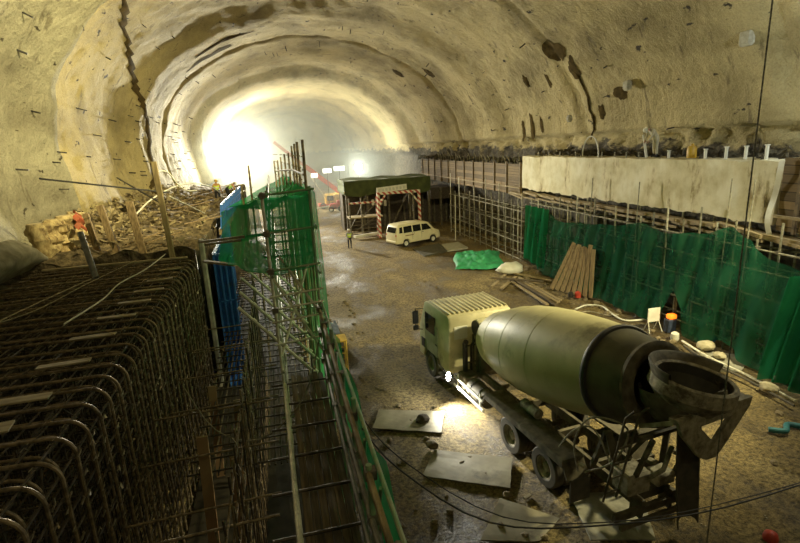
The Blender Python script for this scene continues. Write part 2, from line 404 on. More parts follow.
mb.add(vs, [(j * n + i, j * n + i + 1, (j + 1) * n + i + 1, (j + 1) * n + i) for j in range(len(YG) - 1) for i in range(n - 1)])
o = mb.build('floor', GROUND, None, 'all', fix=False); o['kind'] = 'structure'
# rough ledge behind the cage on the left
mb = MB()
def ledge(u, v):
    y = 18.35 + 37 * u; x = -8.8 + 5.9 * v
    return (x, y + 0.0, 5.25 + 0.35 * fbm(x, y, 0, 0.7, 5) + 0.9 * max(0, 1 - v * 3.2) * max(0, min(1, (y - 22.5) / 3)) * (0.7 + 0.8 * fbm(x, y, 3, 0.6, 3)))
mb.sheet(110, 24, ledge)
mb.sheet(110, 10, lambda u, v: (-2.9 + 0.10 * fbm(0, u * 40, v * 5, 1, 3), 18.35 + 37 * u, 5.25 * v + (0.35 * fbm(-2.9, 18.35 + 37 * u, 0, 0.7, 5) if v > .99 else 0)))
mb.sheet(24, 12, lambda u, v: (-8.8 + 5.9 * u, 18.35 + 0.05 * fbm(u * 9, v * 9, 0), 5.25 * v + ((ledge(0, u)[2] - 5.25) if v > 0.99 else 0)))
struct(mb, 'floor_2', M('brown_soil', (0.22, 0.17, 0.095), (0.05, 0.038, 0.02), 0.95, 0, 3.5, (1, 1, 1), 1.0, 0.2), 'all')
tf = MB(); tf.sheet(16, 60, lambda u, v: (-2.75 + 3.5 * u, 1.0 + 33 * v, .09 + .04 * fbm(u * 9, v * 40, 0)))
struct(tf, 'floor_3_shade', M('trench_shade', (.05, .04, .026), (.02, .016, .01), .6, 0, 3), 'all')  # near-black sheet: shade of the trench put into the floor colour
def surf(i, y, off=.05):
    i0 = int(i); f = i - i0; p = PTS[i0] * (1 - f) + PTS[min(i0 + 1, len(PTS) - 1)] * f; fr = i / (len(PTS) - 1)
    nrm = (CEN - p); nrm.z = 0; nrm.normalize()
    d = inset(y, fr) + 0.28 * fbm(p.x, y * 0.7, p.y, 0.22, 4) + 0.07 * fbm(p.x, y, p.y, 1.1, 3) + off
    q = p + nrm * d; return (q.x, y, q.y)
STAIN = M('seepage_stain', (.11, .078, .03), (.055, .04, .017), 1.0, 0, 3, (1, 1, 1), .6, .05)
STAIN.node_tree.nodes['Principled BSDF'].inputs['Specular IOR Level'].default_value = 0.05
def crack(n_, y, ia, ib, wd):
    mb = MB()
    def f(u, v):
        i = ia + (ib - ia) * v; yy = (y(i) if callable(y) else y) + .35 * fbm(i * .25, 7.7, 0, .5, 3); ww = wd * (.6 + .7 * abs(fbm(i * .4, 3, 5.5, 1, 2)))
        return surf(i, yy + (u - .5) * ww, .04 + .05 * math.sin(PI * u))
    mb.sheet(3, 70, f); struct(mb, n_, STAIN, 'all')
def blot(n_, y, i, hy, hi):
    vs = [surf(i, y, .07)]; K = 28
    for r_ in (.5, 1):
        for k in range(K):
            a = 2 * PI * k / K; q = r_ * (1 + .45 * fbm(math.cos(a) * 1.5, math.sin(a) * 1.5, y, 1, 3)); vs.append(surf(i + hi * q * math.sin(a), y + hy * q * math.cos(a), .07 if r_ < 1 else .02))
    fs = [(0, 1 + k, 1 + (k + 1) % K) for k in range(K)] + [(1 + k, 1 + K + k, 1 + K + (k + 1) % K, 1 + (k + 1) % K) for k in range(K)]
    mb = MB(); mb.add(vs, fs); struct(mb, n_, STAIN, 'all')
def idx_at(z, right):
    c = [(abs(PTS[k].y - z), k) for k in range(len(PTS)) if (PTS[k].x > 5) == right]; return min(c)[1]
crack('trim_1', lambda i: max(20.0, -PTS[int(i)].x / .222), idx_at(5.6, False), idx_at(15.9, False), 1.3)
crack('trim_2', 27.4, idx_at(8.2, True), idx_at(12.2, True), .28)
for k, (yy, z, rt, hy, hi) in enumerate([(28.3, 13.3, True, 1.0, 2.2), (27.4, 12.4, True, .5, 2.0), (34.5, 9.2, True, .28, 5.0), (36.0, 9.0, True, .3, 4.0), (33.2, 9.3, True, .25, 3.0), (43.0, 16.3, False, .5, 6), (41.0, 16.8, False, .35, 6), (24.5, 10.6, True, .5, 1.4), (30.5, 12.0, True, .3, 1.5), (33, 12.4, True, .25, 1.4), (26.4, 9.8, True, .3, 2.0),
        (52, 16.0, True, .9, 1.6), (46, 15.0, True, .7, 1.6), (30, 17.6, False, .8, .9), (27, 17.4, False, .6, .7), (24, 16.2, False, .9, .8)]): blot('trim_%d' % (k + 3), yy, idx_at(z, rt), hy, hi)
# haze hanging in the far half of the tunnel
mh = bpy.data.materials.new('tunnel_haze'); mh.use_nodes = True; t = mh.node_tree; t.nodes.remove(t.nodes['Principled BSDF'])
vsn = t.nodes.new('ShaderNodeVolumeScatter'); vsn.inputs['Density'].default_value = 0.016; vsn.inputs['Color'].default_value = (0.95, 1.0, 0.86, 1)
vsn.inputs['Anisotropy'].default_value = 0.35
t.links.new(vsn.outputs[0], t.nodes['Material Output'].inputs['Volume'])
mb = MB(); mb.box((5, 92.5, 9.4), (31, 69, 20.6))
o = mb.build('haze', mh); tag(o, 'pale dusty haze filling the far half of the tunnel', 'haze', None, 'stuff')
# ------------------------------------------------------------------ concrete capping beam, formwork boards, right side
mb = MB()
def beamface(u, v):
    y = 13.9 + 18.7 * u; z = 5.12 + 2.2 * v
    return (17.0 + 0.03 * fbm(y * .5, z, 0, 1, 3) , y, z + (0.10 * fbm(y, 0, 0, 0.5) - (0.12 * fbm(y, 3, 0, 1.4)) * (1 - v)) )
mb.sheet(120, 14, beamface)
mb.sheet(120, 4, lambda u, v: (17.0 + 1.9 * v, 13.9 + 18.7 * u, beamface(u, 1)[2] + 0.02 * math.sin(v * 9)))
mb.box((18.0, 32.55, 6.2), (1.9, .08, 2.2)); mb.box((18.0, 13.95, 6.2), (1.9, .08, 2.2)); mb.box((18.0, 23.3, 5.2), (1.8, 18.6, .1))
m, t, b = nt('pale_beam')
n1 = noi(t, coords(t, (1, 1.0, 0.35)), .75, 7, 0.72); r1 = ramp(t, [(0.32, (0.16, 0.13, 0.06)), (0.37, (0.48, 0.40, 0.24)), (0.43, (0.78, 0.72, 0.52)), (0.62, (0.86, 0.83, 0.68))]); t.links.new(n1.outputs[0], r1.inputs[0])
n2 = noi(t, coords(t), 1.2, 5, 0.6); r2 = ramp(t, [(0.3, (0.7, 0.66, 0.5)), (0.6, (1, 1, 1))]); t.links.new(n2.outputs[0], r2.inputs[0])
t.links.new(mixc(t, 1.0, r1.outputs[0], r2.outputs[0], 'MULTIPLY'), b.inputs['Base Color']); b.inputs['Roughness'].default_value = .8
bump(t, b, n1.outputs[0], .4, .04); MATS['beam'] = m
beam = thing('concrete_beam', 'long pale stained concrete capping beam along the right wall above the green net', 'beam', (0, 0, 0))
mb.build('beam_body', m, beam, 'all')
mb = MB()
mb.sheet(4, 24, lambda u, v: (16.93 - .06 * math.sin(v * 9) - .02, 13.75 + .22 * u + .12 * math.sin(v * 5), 4.75 + 2.62 * v))
mb.build('hanging_strip', WHITEP, beam, True)['label'] = 'white cloth strip hanging at the near end of the beam'
BOARDS = planks('formwork_boards', (0.25, 0.17, 0.08), (0.09, 0.06, 0.025), 0.3, 2)
BOARDSD = planks('old_boards', (0.27, 0.19, 0.09), (0.09, 0.06, 0.03), 0.2, 2)
def formwork(x, y0, y1, z0, z1, lab, step=2.2):
    f = thing('timber_formwork', lab, 'formwork', (0, 0, 0))
    k = y0
    while k < y1 - .1:
        e = min(k + step, y1); mb = MB()
        mb.box((x + 0.03, (k + e) / 2, (z0 + z1) / 2), (0.06, e - k - 0.03, z1 - z0)); mb.build('board_panel', BOARDS if int(k) % 2 else BOARDSD, f)
        mb = MB(); mb.box((x - 0.05, k + .1, (z0 + z1) / 2 + .05), (0.1, 0.1, z1 - z0 + .2)); mb.build('batten', M('dark_batten', (.2, .14, .07), (.1, .07, .035)), f); k = e
    mb = MB(); mb.box((x - 0.14, (y0 + y1) / 2, z0 + .5), (0.09, y1 - y0, 0.1)); mb.build('waler', WOODY, f)
    return f
formwork(17.05, 8.6, 13.8, 4.95, 7.45, 'brown board formwork carrying on the pale beam towards the near end')
formwork(17.1, 32.9, 58.0, 4.6, 6.75, 'long brown board formwork above the bare scaffold, beyond the pale beam')
# timber sill under the beam
mb = MB()
for k in range(12):
    y = 10 + k * 2.0
    mb.beam((17.0 + rnd.uniform(-.1, .1), y, 4.75 + rnd.uniform(-.1, .1)), (17.05 + rnd.uniform(-.1, .1), y + 2.1, 4.8 + rnd.uniform(-.1, .1)), .5, .14)
    mb.beam((16.8 + rnd.uniform(-.1, .1), y, 4.55 + rnd.uniform(-.1, .1)), (16.9, y + 2.4, 4.6 + rnd.uniform(-.15, .1)), .12, .1)
solo(mb, 'timber_sill', WOODY, 'ragged timber ledge running just below the pale concrete beam', 'timber')
# white stub posts on the beam
for i, (y, z) in enumerate([(19.43, .30), (17.43, .36), (16.44, .44), (15.58, .46), (14.74, .5), (13.2, .52)]):
    mb = MB(); mb.tube([(0, 0, 0), (0, 0, z)], 0.06, 10); mb.tube([(0, 0, z), (0, 0, z + .03)], 0.09, 10)
    o = mb.build('stub_post', WHITEP, None, True); o.location = (17.35, y, 7.36)
    tag(o, ['short white stub post on the pale beam, nearest the bending worker', 'white stub post on the beam just nearer than the yellow canister', 'white stub post, third along the beam top from the bending worker',
            'white stub post on the beam just beyond the hanging steel cable', 'white stub post on the beam just nearer than the hanging steel cable', 'white stub post above the brown board formwork, nearest of all'][i], 'post', 'white stub posts on the beam')
mb = MB(); mb.lathe([(0, 0), (.17, 0), (.19, .05), (.19, .42), (.14, .5), (.06, .52), (.06, .6), (0, .6)], 16)
o = mb.build('canister', YELP, None, True); o.location = (17.5, 18.3, 7.36); tag(o, 'yellow canister standing on top of the pale beam', 'canister')
for i, y in enumerate((21.3, 22.2, 23.1, 24.2, 26.6, 28.3, 29.6, 31.0)):
    mb = MB(); mb.tube([(0, 0, 0), (rnd.uniform(-.05, .05), 0, .28)], .035, 6)
    o = mb.build('bar_stub', TUBE); o.location = (17.3, y, 7.33); tag(o, 'thin grey bar stub poking up from the far half of the pale beam', 'bar', 'bar stubs on the far half of the beam')
mb = MB(); pts = []
for k in range(25):
    a = PI * k / 24 * 1.15; pts.append((17.5, 25.5 + 0.75 * math.cos(a), 7.4 + 1.05 * math.sin(a)))
mb.tube(pts, .035, 6); solo(mb, 'hose', WHITEP, 'pale hose looping up in an arch from the top of the beam', 'hose', None, True)
# rubble strip behind the beam
mb = MB()
for k in range(420):
    y = rnd.uniform(9, 62); s = rnd.uniform(.08, .32); c = Vector((rnd.uniform(17.9, 18.8), y, 7.3 + rnd.uniform(0, .35)))
    if y > 33: c.z -= .55
    q = [Vector((rnd.uniform(-1, 1), rnd.uniform(-1, 1), rnd.uniform(-.8, .8))) * s + c for _ in range(6)]
    mb.add(q, [(0, 1, 2), (0, 2, 3), (1, 4, 2), (2, 5, 3), (0, 3, 4), (3, 5, 4), (0, 4, 1), (4, 5, 2)])
o = mb.build('rubble', ROCK); tag(o, 'dark broken rock rubble along the ledge behind the beam', 'rubble', None, 'stuff')
# bent starter bars on the far formwork
for k in range(26):
    y = 33.6 + k * 0.72; mb = MB(); h = rnd.uniform(.5, 1.0); lean = rnd.uniform(-.7, .7)
    mb.tube([(0, 0, 0), (0, lean * .2, h * .5), (-.1, lean * .7, h)], .03, 5)
    o = mb.build('starter_bar', TUBE); o.location = (17.25, y, 6.7); tag(o, 'pale bent starter bar sticking up behind the far board formwork', 'bar', 'starter bars above the far formwork')

# ------------------------------------------------------------------ right tube scaffold
def scaffold(label, ys, xs, tops, zl, r=.026, matS=TUBE):
    s = thing('tube_scaffold', label, 'scaffold', (0, 0, 0))
    for j, x in enumerate(xs):
        for i, y in enumerate(ys):
            mb = MB(); h = tops(i, y, j); mb.tube([(x + rnd.uniform(-.03, .03), y, .05), (x + rnd.uniform(-.06, .06), y + rnd.uniform(-.05, .05), h)], r, 6)
            mb.build('standard', matS if rnd.random() < .6 else TUBEW, s)
        for z in zl:
            mb = MB(); mb.tube([(x - .05, min(ys) - .2, z + rnd.uniform(-.06, .06)), (x - .05, max(ys) + .2, z + rnd.uniform(-.06, .06))], r, 6); mb.build('ledger', TUBE, s)
    mb = MB()
    for y in ys:
        for z in zl: mb.tube([(xs[0] - .1, y + .05, z), (xs[-1] + .1, y + .05, z)], r, 5)
    mb.build('transoms', TUBED, s)['kind'] = 'stuff'
    mb = MB()
    for y in ys:
        for z in zl: mb.box((xs[0] - .04, y, z), (.10, .09, .09))
    mb.build('couplers', COUP, s)['kind'] = 'stuff'
    return s
hs = [5.0, 4.5, 5.0, 5.3, 4.6, 5.2, 5.0, 5.5, 4.9, 5.3, 5.0, 4.7, 5.2, 5.0, 4.7, 5.3, 4.9, 5.2, 4.7, 5.0, 5.3, 4.9, 5.1, 5.0, 4.7]
scaffold('grey tube scaffold standing behind the big green net', [10.6 + .86 * i for i in range(24)], [16.6, 17.3], lambda i, y, j: hs[i] - .1 * j if y < 27 else 4.6, (0.5, 1.5, 2.5, 3.5, 4.3), .042)
scaffold('bare grey tube scaffold grid between the van and the green net', [31.3 + 1.2 * i for i in range(13)], [16.3, 17.3], lambda i, y, j: [4.9, 3.9, 4.0, 5.4, 4.1, 5.7, 3.9][(i + j) % 7], (0.35, 1.5, 2.7, 3.7), .035)
for y in (23.8, 20.2, 15.3, 14.35):
    mb = MB(); mb.tube([(0, 0, 0), (.1, 0, 6.2 if y > 16 else 6.6)], .026, 6); o = mb.build('scaffold_pole', TUBE)
    o.location = (16.45, y, .1); tag(o, {23.8: 'tall pole rising in front of the far part of the pale beam', 20.2: 'tall pole rising past the beam below the bending worker', 15.3: 'tall pole against the near third of the beam', 14.35: 'tall pale pole in front of the near end of the beam'}[y], 'pole', 'tall poles in front of the beam')
mb = MB(); mb.tube([(0, 0, 0), (.05, 0, 4.0)], .05, 8); o = mb.build('scaffold_pole', TUBEW); o.location = (15.2, 41.5, 0)
tag(o, 'single grey pole standing apart between the white van and the bare scaffold', 'pole')
# green net hung on the scaffold
TOPL = [(11.2, 3.7), (12.1, 3.9), (13.33, 4.05), (14.2, 4.6), (14.85, 4.95), (16.2, 4.5), (18.3, 4.2), (19.6, 4.45), (21.7, 4.05), (24.3, 3.8), (26.3, 3.6), (28.0, 4.0), (29.9, 4.15)]
def topz(y):
    for (a, za), (b_, zb) in zip(TOPL, TOPL[1:]):
        if y <= b_: k = max(0, (y - a) / (b_ - a)); k = k * k * (3 - 2 * k); return za + (zb - za) * k
    return TOPL[-1][1]
def botz(y):
    z = .18 + .12 * fbm(y, 0, 1, .6)
    z += 1.7 * math.exp(-((y - 16.9) / .55) ** 2) + .5 * math.exp(-((y - 24.3) / .9) ** 2) + .45 * math.exp(-((y - 14.3) / .8) ** 2) + .5 * max(0, (y - 27.6) / 2)
    return z
def netfn(u, v):
    y = 11.2 + 18.75 * u; zt = topz(y); zb = botz(y); z = zb + (zt - zb) * v
    x = 16.36 - .50 * (1 - v) + .12 * fbm(y, z, 0, .5, 3) + .07 * math.sin(y * 3.1 + 2 * fbm(y, z, 4, .3)) * (1.1 - v) + .05 * math.sin(y * 7.3 + z)
    return (x, y, z)
mb = MB(); mb.sheet(190, 30, netfn)
o = mb.build('debris_net', NET, None, 'all'); tag(o, 'big dark green debris net draped over the scaffold along the right wall', 'net')
mb = MB(); mb.sheet(24, 30, lambda u, v: (16.05 - .25 * (1 - v) + .09 * math.sin(u * 21 + v * 2) + .06 * math.sin(u * 50), 27.4 + 2.7 * u, .5 + .35 * u + (3.75 - .35 * u) * v))
o = mb.build('debris_net', netmat('debris_net_bright', (0.018, 0.20, 0.085), .86), None, 'all'); tag(o, 'brighter doubled fold of green net hanging at the far end by the bare scaffold', 'net')
mb = MB(); mb.sheet(24, 26, lambda u, v: (15.7 - .5 * (1 - v) + .16 * math.sin(u * 17 + v * 3), 10.6 + 1.5 * u, .25 + 3.5 * v + .2 * math.sin(u * 3)))
o = mb.build('debris_net', MATS['debris_net_bright'], None, 'all'); tag(o, 'bunched green net hanging at the near end, right of the stones', 'net')

# ------------------------------------------------------------------ rebar cage on the left
CX0, CX1, CZ = -7.7, -2.8, 5.12
cage = thing('rebar_cage', 'big brown rebar cage of bent hoops filling the left foreground', 'rebar cage', (-5.2, 11, 0))
def hoop(y, x1, z1, r, rad=.28):
    pts = [(CX0 + rnd.uniform(-.2, .1), y + rnd.uniform(-.06, .06), z1 - .03)]
    pts += [(CX0 + (x1 - CX0) * k, y + rnd.uniform(-.02, .02), z1 + rnd.uniform(-.015, .015)) for k in (.3, .6)]
    for k in range(6):
        a = PI / 2 * k / 5; pts.append((x1 - rad + rad * math.sin(a), y, z1 - rad + rad * math.cos(a)))
    for k in range(1, 5): pts.append((x1 + rnd.uniform(-.02, .02), y + rnd.uniform(-.03, .03), z1 - rad - (z1 - rad) * k / 4))
    return pts
y = 2.2; hy = []
while y < 17.75: hy.append(y); y += .31 if len(hy) % 2 else .17
for k, y in enumerate(hy):
    off = .0 if k % 2 == 0 else .16
    mb = MB(); mb.tube([(p[0] + 5.2, p[1] - 11, p[2]) for p in hoop(y, CX1 - off, CZ - off * .7 + rnd.uniform(-.03, .03), .019 if y > 8 else .02)], .026 if k % 2 == 0 else .022, 7)
    mb.build('hoop', REBAR, cage, True)
k = 0
for z in [4.85 - .28 * i for i in range(17)]:
    mb = MB(); mb.tube([(2.4 - .05, yy - 11, z + rnd.uniform(-.015, .015)) for yy in (2, 5, 8, 11, 14, 17, 17.9)], .016, 6); mb.build('side_bar', REBARD, cage)
for i in range(17):
    x = -7.5 + .28 * i
    mb = MB(); mb.tube([(x + 5.2, yy - 11, CZ - .07 + rnd.uniform(-.02, .02)) for yy in (2, 5, 8, 11, 14, 17, 17.9)], .016, 6); mb.build('top_bar', REBARD, cage)
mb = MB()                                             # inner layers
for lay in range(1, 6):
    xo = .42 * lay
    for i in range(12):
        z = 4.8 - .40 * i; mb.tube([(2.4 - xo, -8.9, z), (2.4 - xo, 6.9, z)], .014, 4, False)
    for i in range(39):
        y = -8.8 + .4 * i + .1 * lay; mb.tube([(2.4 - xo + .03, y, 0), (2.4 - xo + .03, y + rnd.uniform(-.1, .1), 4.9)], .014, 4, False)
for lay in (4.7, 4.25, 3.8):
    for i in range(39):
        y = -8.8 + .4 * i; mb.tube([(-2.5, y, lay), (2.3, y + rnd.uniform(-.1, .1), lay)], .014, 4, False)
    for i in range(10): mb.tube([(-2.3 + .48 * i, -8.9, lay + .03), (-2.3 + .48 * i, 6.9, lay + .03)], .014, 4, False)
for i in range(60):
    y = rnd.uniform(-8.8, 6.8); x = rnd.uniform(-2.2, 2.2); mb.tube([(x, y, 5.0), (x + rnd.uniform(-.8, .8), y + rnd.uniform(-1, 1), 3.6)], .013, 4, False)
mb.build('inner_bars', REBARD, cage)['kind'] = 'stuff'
mb = MB()                                             # tie wires and clips on the joints
for y in hy:
    for i in range(17):
        if rnd.random() < .6:
            z = 4.85 - .28 * i + rnd.uniform(-.05, .05); x = 2.43 + rnd.uniform(-.02, .05); yy = y - 11
            mb.tube([(x, yy - .05, z - .04), (x + .03, yy, z + .03), (x, yy + .05, z), (x + .04 * rnd.random(), yy + .06 * rnd.random(), z + rnd.uniform(-.09, .09))], rnd.choice((.008, .011, .016)), 3, False)
    for i in range(17):
        if rnd.random() < .3:
            x = -2.3 + .28 * i; mb.tube([(x, y - 11.04, CZ), (x + .03, y - 11, CZ + .03), (x + .04, y - 10.95, CZ - .02)], .007, 3, False)
mb.build('tie_wires', TIE, cage)['kind'] = 'stuff'
slabs = ['broad timber strip lying across the cage hoops in the near corner', 'timber strip across the cage, second from the near corner', 'timber strip on the cage top, third from the near corner', 'timber strip on the cage, fourth from the near corner',
         'timber strip on the cage, fifth from the near corner', 'timber strip in the middle of the row along the cage top', 'short timber strip on the cage, third from the far end of the row', 'short timber strip on the cage, second from the far end of the row', 'short timber strip at the far end of the row on the cage']
for i, (x, y, L, ww) in enumerate([(-4.15, 6.9, 1.0, .28), (-3.95, 7.75, .9, .2), (-3.75, 9.0, .8, .17), (-3.7, 10.3, .8, .16), (-3.6, 11.5, .75, .15), (-3.5, 12.6, .7, .14), (-3.4, 13.6, .7, .14), (-3.35, 14.7, .65, .14), (-3.3, 16.0, .6, .14)]):
    mb = MB(); mb.box((0, 0, .015), (L, ww, .03), None, .004); o = mb.build('timber_strip', WOODX); o.location = (x, y, CZ + .05); o.rotation_euler = (R(rnd.uniform(-2, 2)), R(rnd.uniform(-1, 1)), R(rnd.uniform(-4, 4) + 3))
    tag(o, slabs[i], 'strip', 'timber strips on the cage top')
mb = MB(); mb.box((0, 0, .03), (4.3, .12, .06), None, .01); o = mb.build('timber_batten', WOODX); o.location = (-5.2, 17.6, 5.17); tag(o, 'long thin batten across the far end of the cage', 'batten')
# pipe stub, wires, green cloth on the cage
mb = MB(); mb.tube([(0, 0, 0), (-.42, .75, 1.25)], .085, 14, False); mb.tube([(-.42, .75, 1.25), (0, 0, 0)], .07, 14, False); o = mb.build('steel_pipe', M('grey_pipe', (.33, .33, .33), (.2, .2, .2), .35, .6), None, True); o.location = (-5.35, 16.0, 5.15)
tag(o, 'short thick grey steel pipe leaning on the cage in front of the sacks', 'pipe')
def wire(name, pts, r, m, label, cat, n=6, sm=4):
    mb = MB(); mb.tube(cat_rom(pts, sm), r, n); return solo(mb, name, m, label, cat, None, True)
wire('wire_cable', [(-7.4, 8.2, 5.25), (-6.4, 10, 5.22), (-5.9, 12.5, 5.25), (-5.3, 15.5, 5.23)], .014, TIE, 'long pale wire lying across the cage from the near edge towards the grey pipe', 'wire')
wire('wire_cable', [(-7.2, 9.3, 5.22), (-6.3, 11.3, 5.25), (-5.6, 12.6, 5.22), (-5.2, 14.6, 5.26), (-4.9, 16.5, 5.23), (-4.6, 17.5, 5.27)], .012, TIE, 'thin curly wire on the cage beside the long pale wire', 'wire')
wire('wire_cable', [(-4.5, 11.2, 5.24), (-4.3, 13.0, 5.22), (-4.25, 14.3, 5.28), (-4.0, 16.0, 5.24), (-3.85, 18.3, 5.25)], .018, WHITEP, 'kinked pale cord running along the strips to the far end of the cage', 'cord')
mb = MB(); mb.sheet(14, 14, lambda u, v: (-.3 + .62 * u, -.2 + .42 * v + .1 * math.sin(u * 5), .14 * (1 - abs(2 * u - 1)) * (1.2 + .8 * math.sin(v * 7 + u * 4)) + .01))
o = mb.build('cloth', M('green_cloth', (.14, .30, .22), (.08, .18, .13), .9), None, 'all'); o.location = (-5.15, 7.6, 5.17); tag(o, 'crumpled pale green cloth on the cage at the left edge', 'cloth')

# ------------------------------------------------------------------ left wall foot: sacks, stub, posts, clutter
mb = MB(); mb.cur = 0
mb.sheet(16, 14, lambda u, v: (-8.0 + .5 * math.sin(PI * v) + .1 * fbm(u * 4, v * 4, 0), 14.6 + 4.0 * u, 5.13 + 1.15 * v * (1 - (2 * u - 1) ** 4 * .5)))
o = mb.build('plaster_patch', CONC, None, 'all'); tag(o, 'smooth grey plaster hump at the foot of the near left wall', 'concrete')
SACK = M('stained_sacking', (0.58, 0.47, 0.24), (0.30, 0.21, 0.09), 0.95, 0, 6, (1, 1, .6), 0.9, 0.05, .35, .62, (.10, .06, .03), .60)
SL = ['lumpy upright bundle of stained sacking, nearest the plaster hump', 'second sacking bundle from the plaster hump', 'third sacking bundle from the plaster hump', 'sacking bundle right below the red rag', 'sacking bundle just beyond the red rag', 'farthest sacking bundle, close to the brown posts']
SL += ['tall sacking bundle between the red rag and the nearest brown post', 'short sacking bundle at the very end of the sacking row']
for k in range(8):
    y = 18.9 + .55 * k; mb = MB(); hh = 1.55 + rnd.uniform(-.15, .15) if 17.6 <= y else 1.3
    rings = []
    for i in range(15):
        z = hh * i / 14; rr = .21 * (1 + .18 * math.sin(i * 1.35 + k * 2) + .2 * rnd.uniform(-1, 1)) * (.75 if i in (0, 14) else 1)
        rings.append([(rr * (1.3 + .5 * fbm(a * 1.3, z * 2, k, 1, 2)) * math.cos(a) + .06 * math.sin(z * 3 + k), rr * 1.25 * math.sin(a), z) for a in [2 * PI * q / 12 for q in range(12)]])
    mb.loft(rings); o = mb.build('sack_bundle', SACK, None, True); o.location = (-7.75, y, 5.0)
    tag(o, SL[k], 'bundle', 'sacking bundles at the left wall foot')
mb = MB(); mb.sheet(14, 14, lambda u, v: (.08 * math.sin(u * 9) + .06 * math.sin(v * 12), -.38 + .76 * u, -.35 + .6 * v + .2 * math.sin(u * 4)))
o = mb.build('red_rag', M('red_cloth', (.40, .09, .04), (.25, .09, .04), .9), None, 'all'); o.location = (-7.35, 21.4, 6.25); tag(o, 'rust red rag hanging over the sacking bundles', 'rag')
def post(name, a, b_, ww, m, lab, cat='post'):
    mb = MB(); mb.beam(a, b_, ww, ww * .7, (0, 1, 0), .01); return solo(mb, name, m, lab, cat)
post('timber_post', (-3.6, 18.1, 5.1), (-3.75, 18.3, 8.35), .17, M('light_timber', (.55, .43, .22), (.35, .26, .13), .8, 0, 4, (6, 6, .7)), 'tall pale timber post standing at the far end of the cage')
post('timber_post', (-4.7, 19.0, 5.1), (-5.0, 19.5, 7.0), .24, WOOD, 'brown timber post between the tall pale post and the sacking')
post('timber_post', (-5.7, 19.6, 5.1), (-6.1, 20.0, 6.9), .22, WOOD, 'second brown timber post from the tall pale post')
post('timber_post', (-6.5, 20.2, 5.1), (-6.8, 20.6, 6.6), .2, WOOD, 'short brown timber post nearest the sacking bundles')
post('plank', (-7.3, 18.7, 8.0), (-3.9, 20.8, 7.15), .06, BLACK, 'dark long bar resting against the wall and sloping to the pale post', 'bar')
post('plank', (-6.6, 24.5, 7.7), (-3.9, 19.4, 6.85), .06, BLACK, 'second dark bar sloping just below the long one', 'bar')
mb = MB()
for k in range(420):
    x = rnd.uniform(-8.3, -6.3) if rnd.random() < .7 else rnd.uniform(-6.3, -3.2); y = rnd.uniform(18.6, 44) if x > -7 else rnd.uniform(23.5, 44); s = rnd.uniform(.06, .28)
    c = Vector((x, y, 5.35 + max(0, (-6.3 - x)) * .5 + rnd.uniform(0, .25)))
    q = [Vector((rnd.uniform(-1, 1), rnd.uniform(-1, 1), rnd.uniform(-.8, .8))) * s + c for _ in range(6)]
    mb.add(q, [(0, 1, 2), (0, 2, 3), (1, 4, 2), (2, 5, 3), (0, 3, 4), (3, 5, 4), (0, 4, 1), (4, 5, 2)])
o = mb.build('rubble', M('tan_rock', (.42, .35, .2), (.13, .1, .055), .9, 0, 3, (1, 1, 1), .8, .08)); tag(o, 'tan rock rubble and broken plaster along the left ledge', 'rubble', None, 'stuff')
for k in range(30):
    y = rnd.uniform(19, 40); x = rnd.uniform(-7.2, -3.4); a = rnd.uniform(0, PI); L = rnd.uniform(.8, 2.2); mb = MB()
    mb.beam((0, 0, 0), (L * math.cos(a), L * math.sin(a), rnd.uniform(-.05, .35)), .1, .05); o = mb.build('scrap_timber', [WOOD, WOODY, REBAR][k % 3]); o.location = (x, y, 5.55)
    tag(o, 'loose scrap timber lying in the litter on the left ledge', 'timber', 'scrap timber on the left ledge')
wire('hose', [(-5.4, 21.5, 6.3), (-5.0, 23, 6.8), (-4.5, 26, 7.1), (-4.0, 29, 7.0), (-3.6, 32, 6.6), (-3.3, 34, 6.0)], .03, WHITEP, 'white hose arching along the left ledge towards the worker', 'hose', 8)
wire('hose', [(-4.5, 22, 7.5), (-4.6, 23, 7.9), (-4.4, 24, 7.8), (-4.2, 24.5, 7.3), (-4.0, 25.5, 6.9), (-3.7, 26.5, 6.8)], .028, WHITEP, 'white hose curled over just right of the tall pale post', 'hose', 8)
post('scrap_timber', (-4.2, 22.4, 6.9), (-3.4, 26.0, 5.7), .05, WHITEP, 'thin white stick slanting down across the ledge litter', 'stick')
# rock bolts and bar stubs on the vault
for k, (y, i) in enumerate([(rnd.uniform(14, 60), rnd.randint(24, 66)) for _ in range(60)] + [(rnd.uniform(16, 60), rnd.randint(70, 150)) for _ in range(40)]):
    p = PTS[i]; nrm = (CEN - p); nrm.z = 0; nrm.normalize(); q = p + nrm * (inset(y, i / (len(PTS) - 1)) - .1)
    mb = MB(); mb.tube([(0, 0, 0), (nrm.x * .42, rnd.uniform(-.12, .12), nrm.y * .42 - .05)], .022 + .02 * rnd.random(), 5)
    bl_ = 'left side wall' if i < 44 else ('crown' if i < 110 else 'right shoulder')
    o = mb.build('rock_bolt', BLACK); o.location = (q.x, y, q.y); tag(o, 'dark rock bolt end on the lining of the ' + bl_ + (' near the viewer' if y < 30 else ' farther down'), 'rock bolt', 'rock bolts on the ' + bl_ + (' near' if y < 30 else ' far'))
for (x, y, z, s) in ((18.1, 23.5, 10.9, .5), (18.3, 29.0, 9.6, .42), (17.9, 16.6, 11.8, .6)):
    mb = MB(); mb.box((0, 0, 0), (.3, s, s), None, .1); o = mb.build('wall_box', M('box_grey', (.5, .48, .38), (.35, .33, .25), .8)); o.location = (x, y, z)
    tag(o, {10.9: 'small pale box fixed on the lining right of the dark crack', 9.6: 'small pale box on the lining close to the left of the dark crack', 11.8: 'larger pale box high on the lining right of the hanging cable'}[z], 'box')
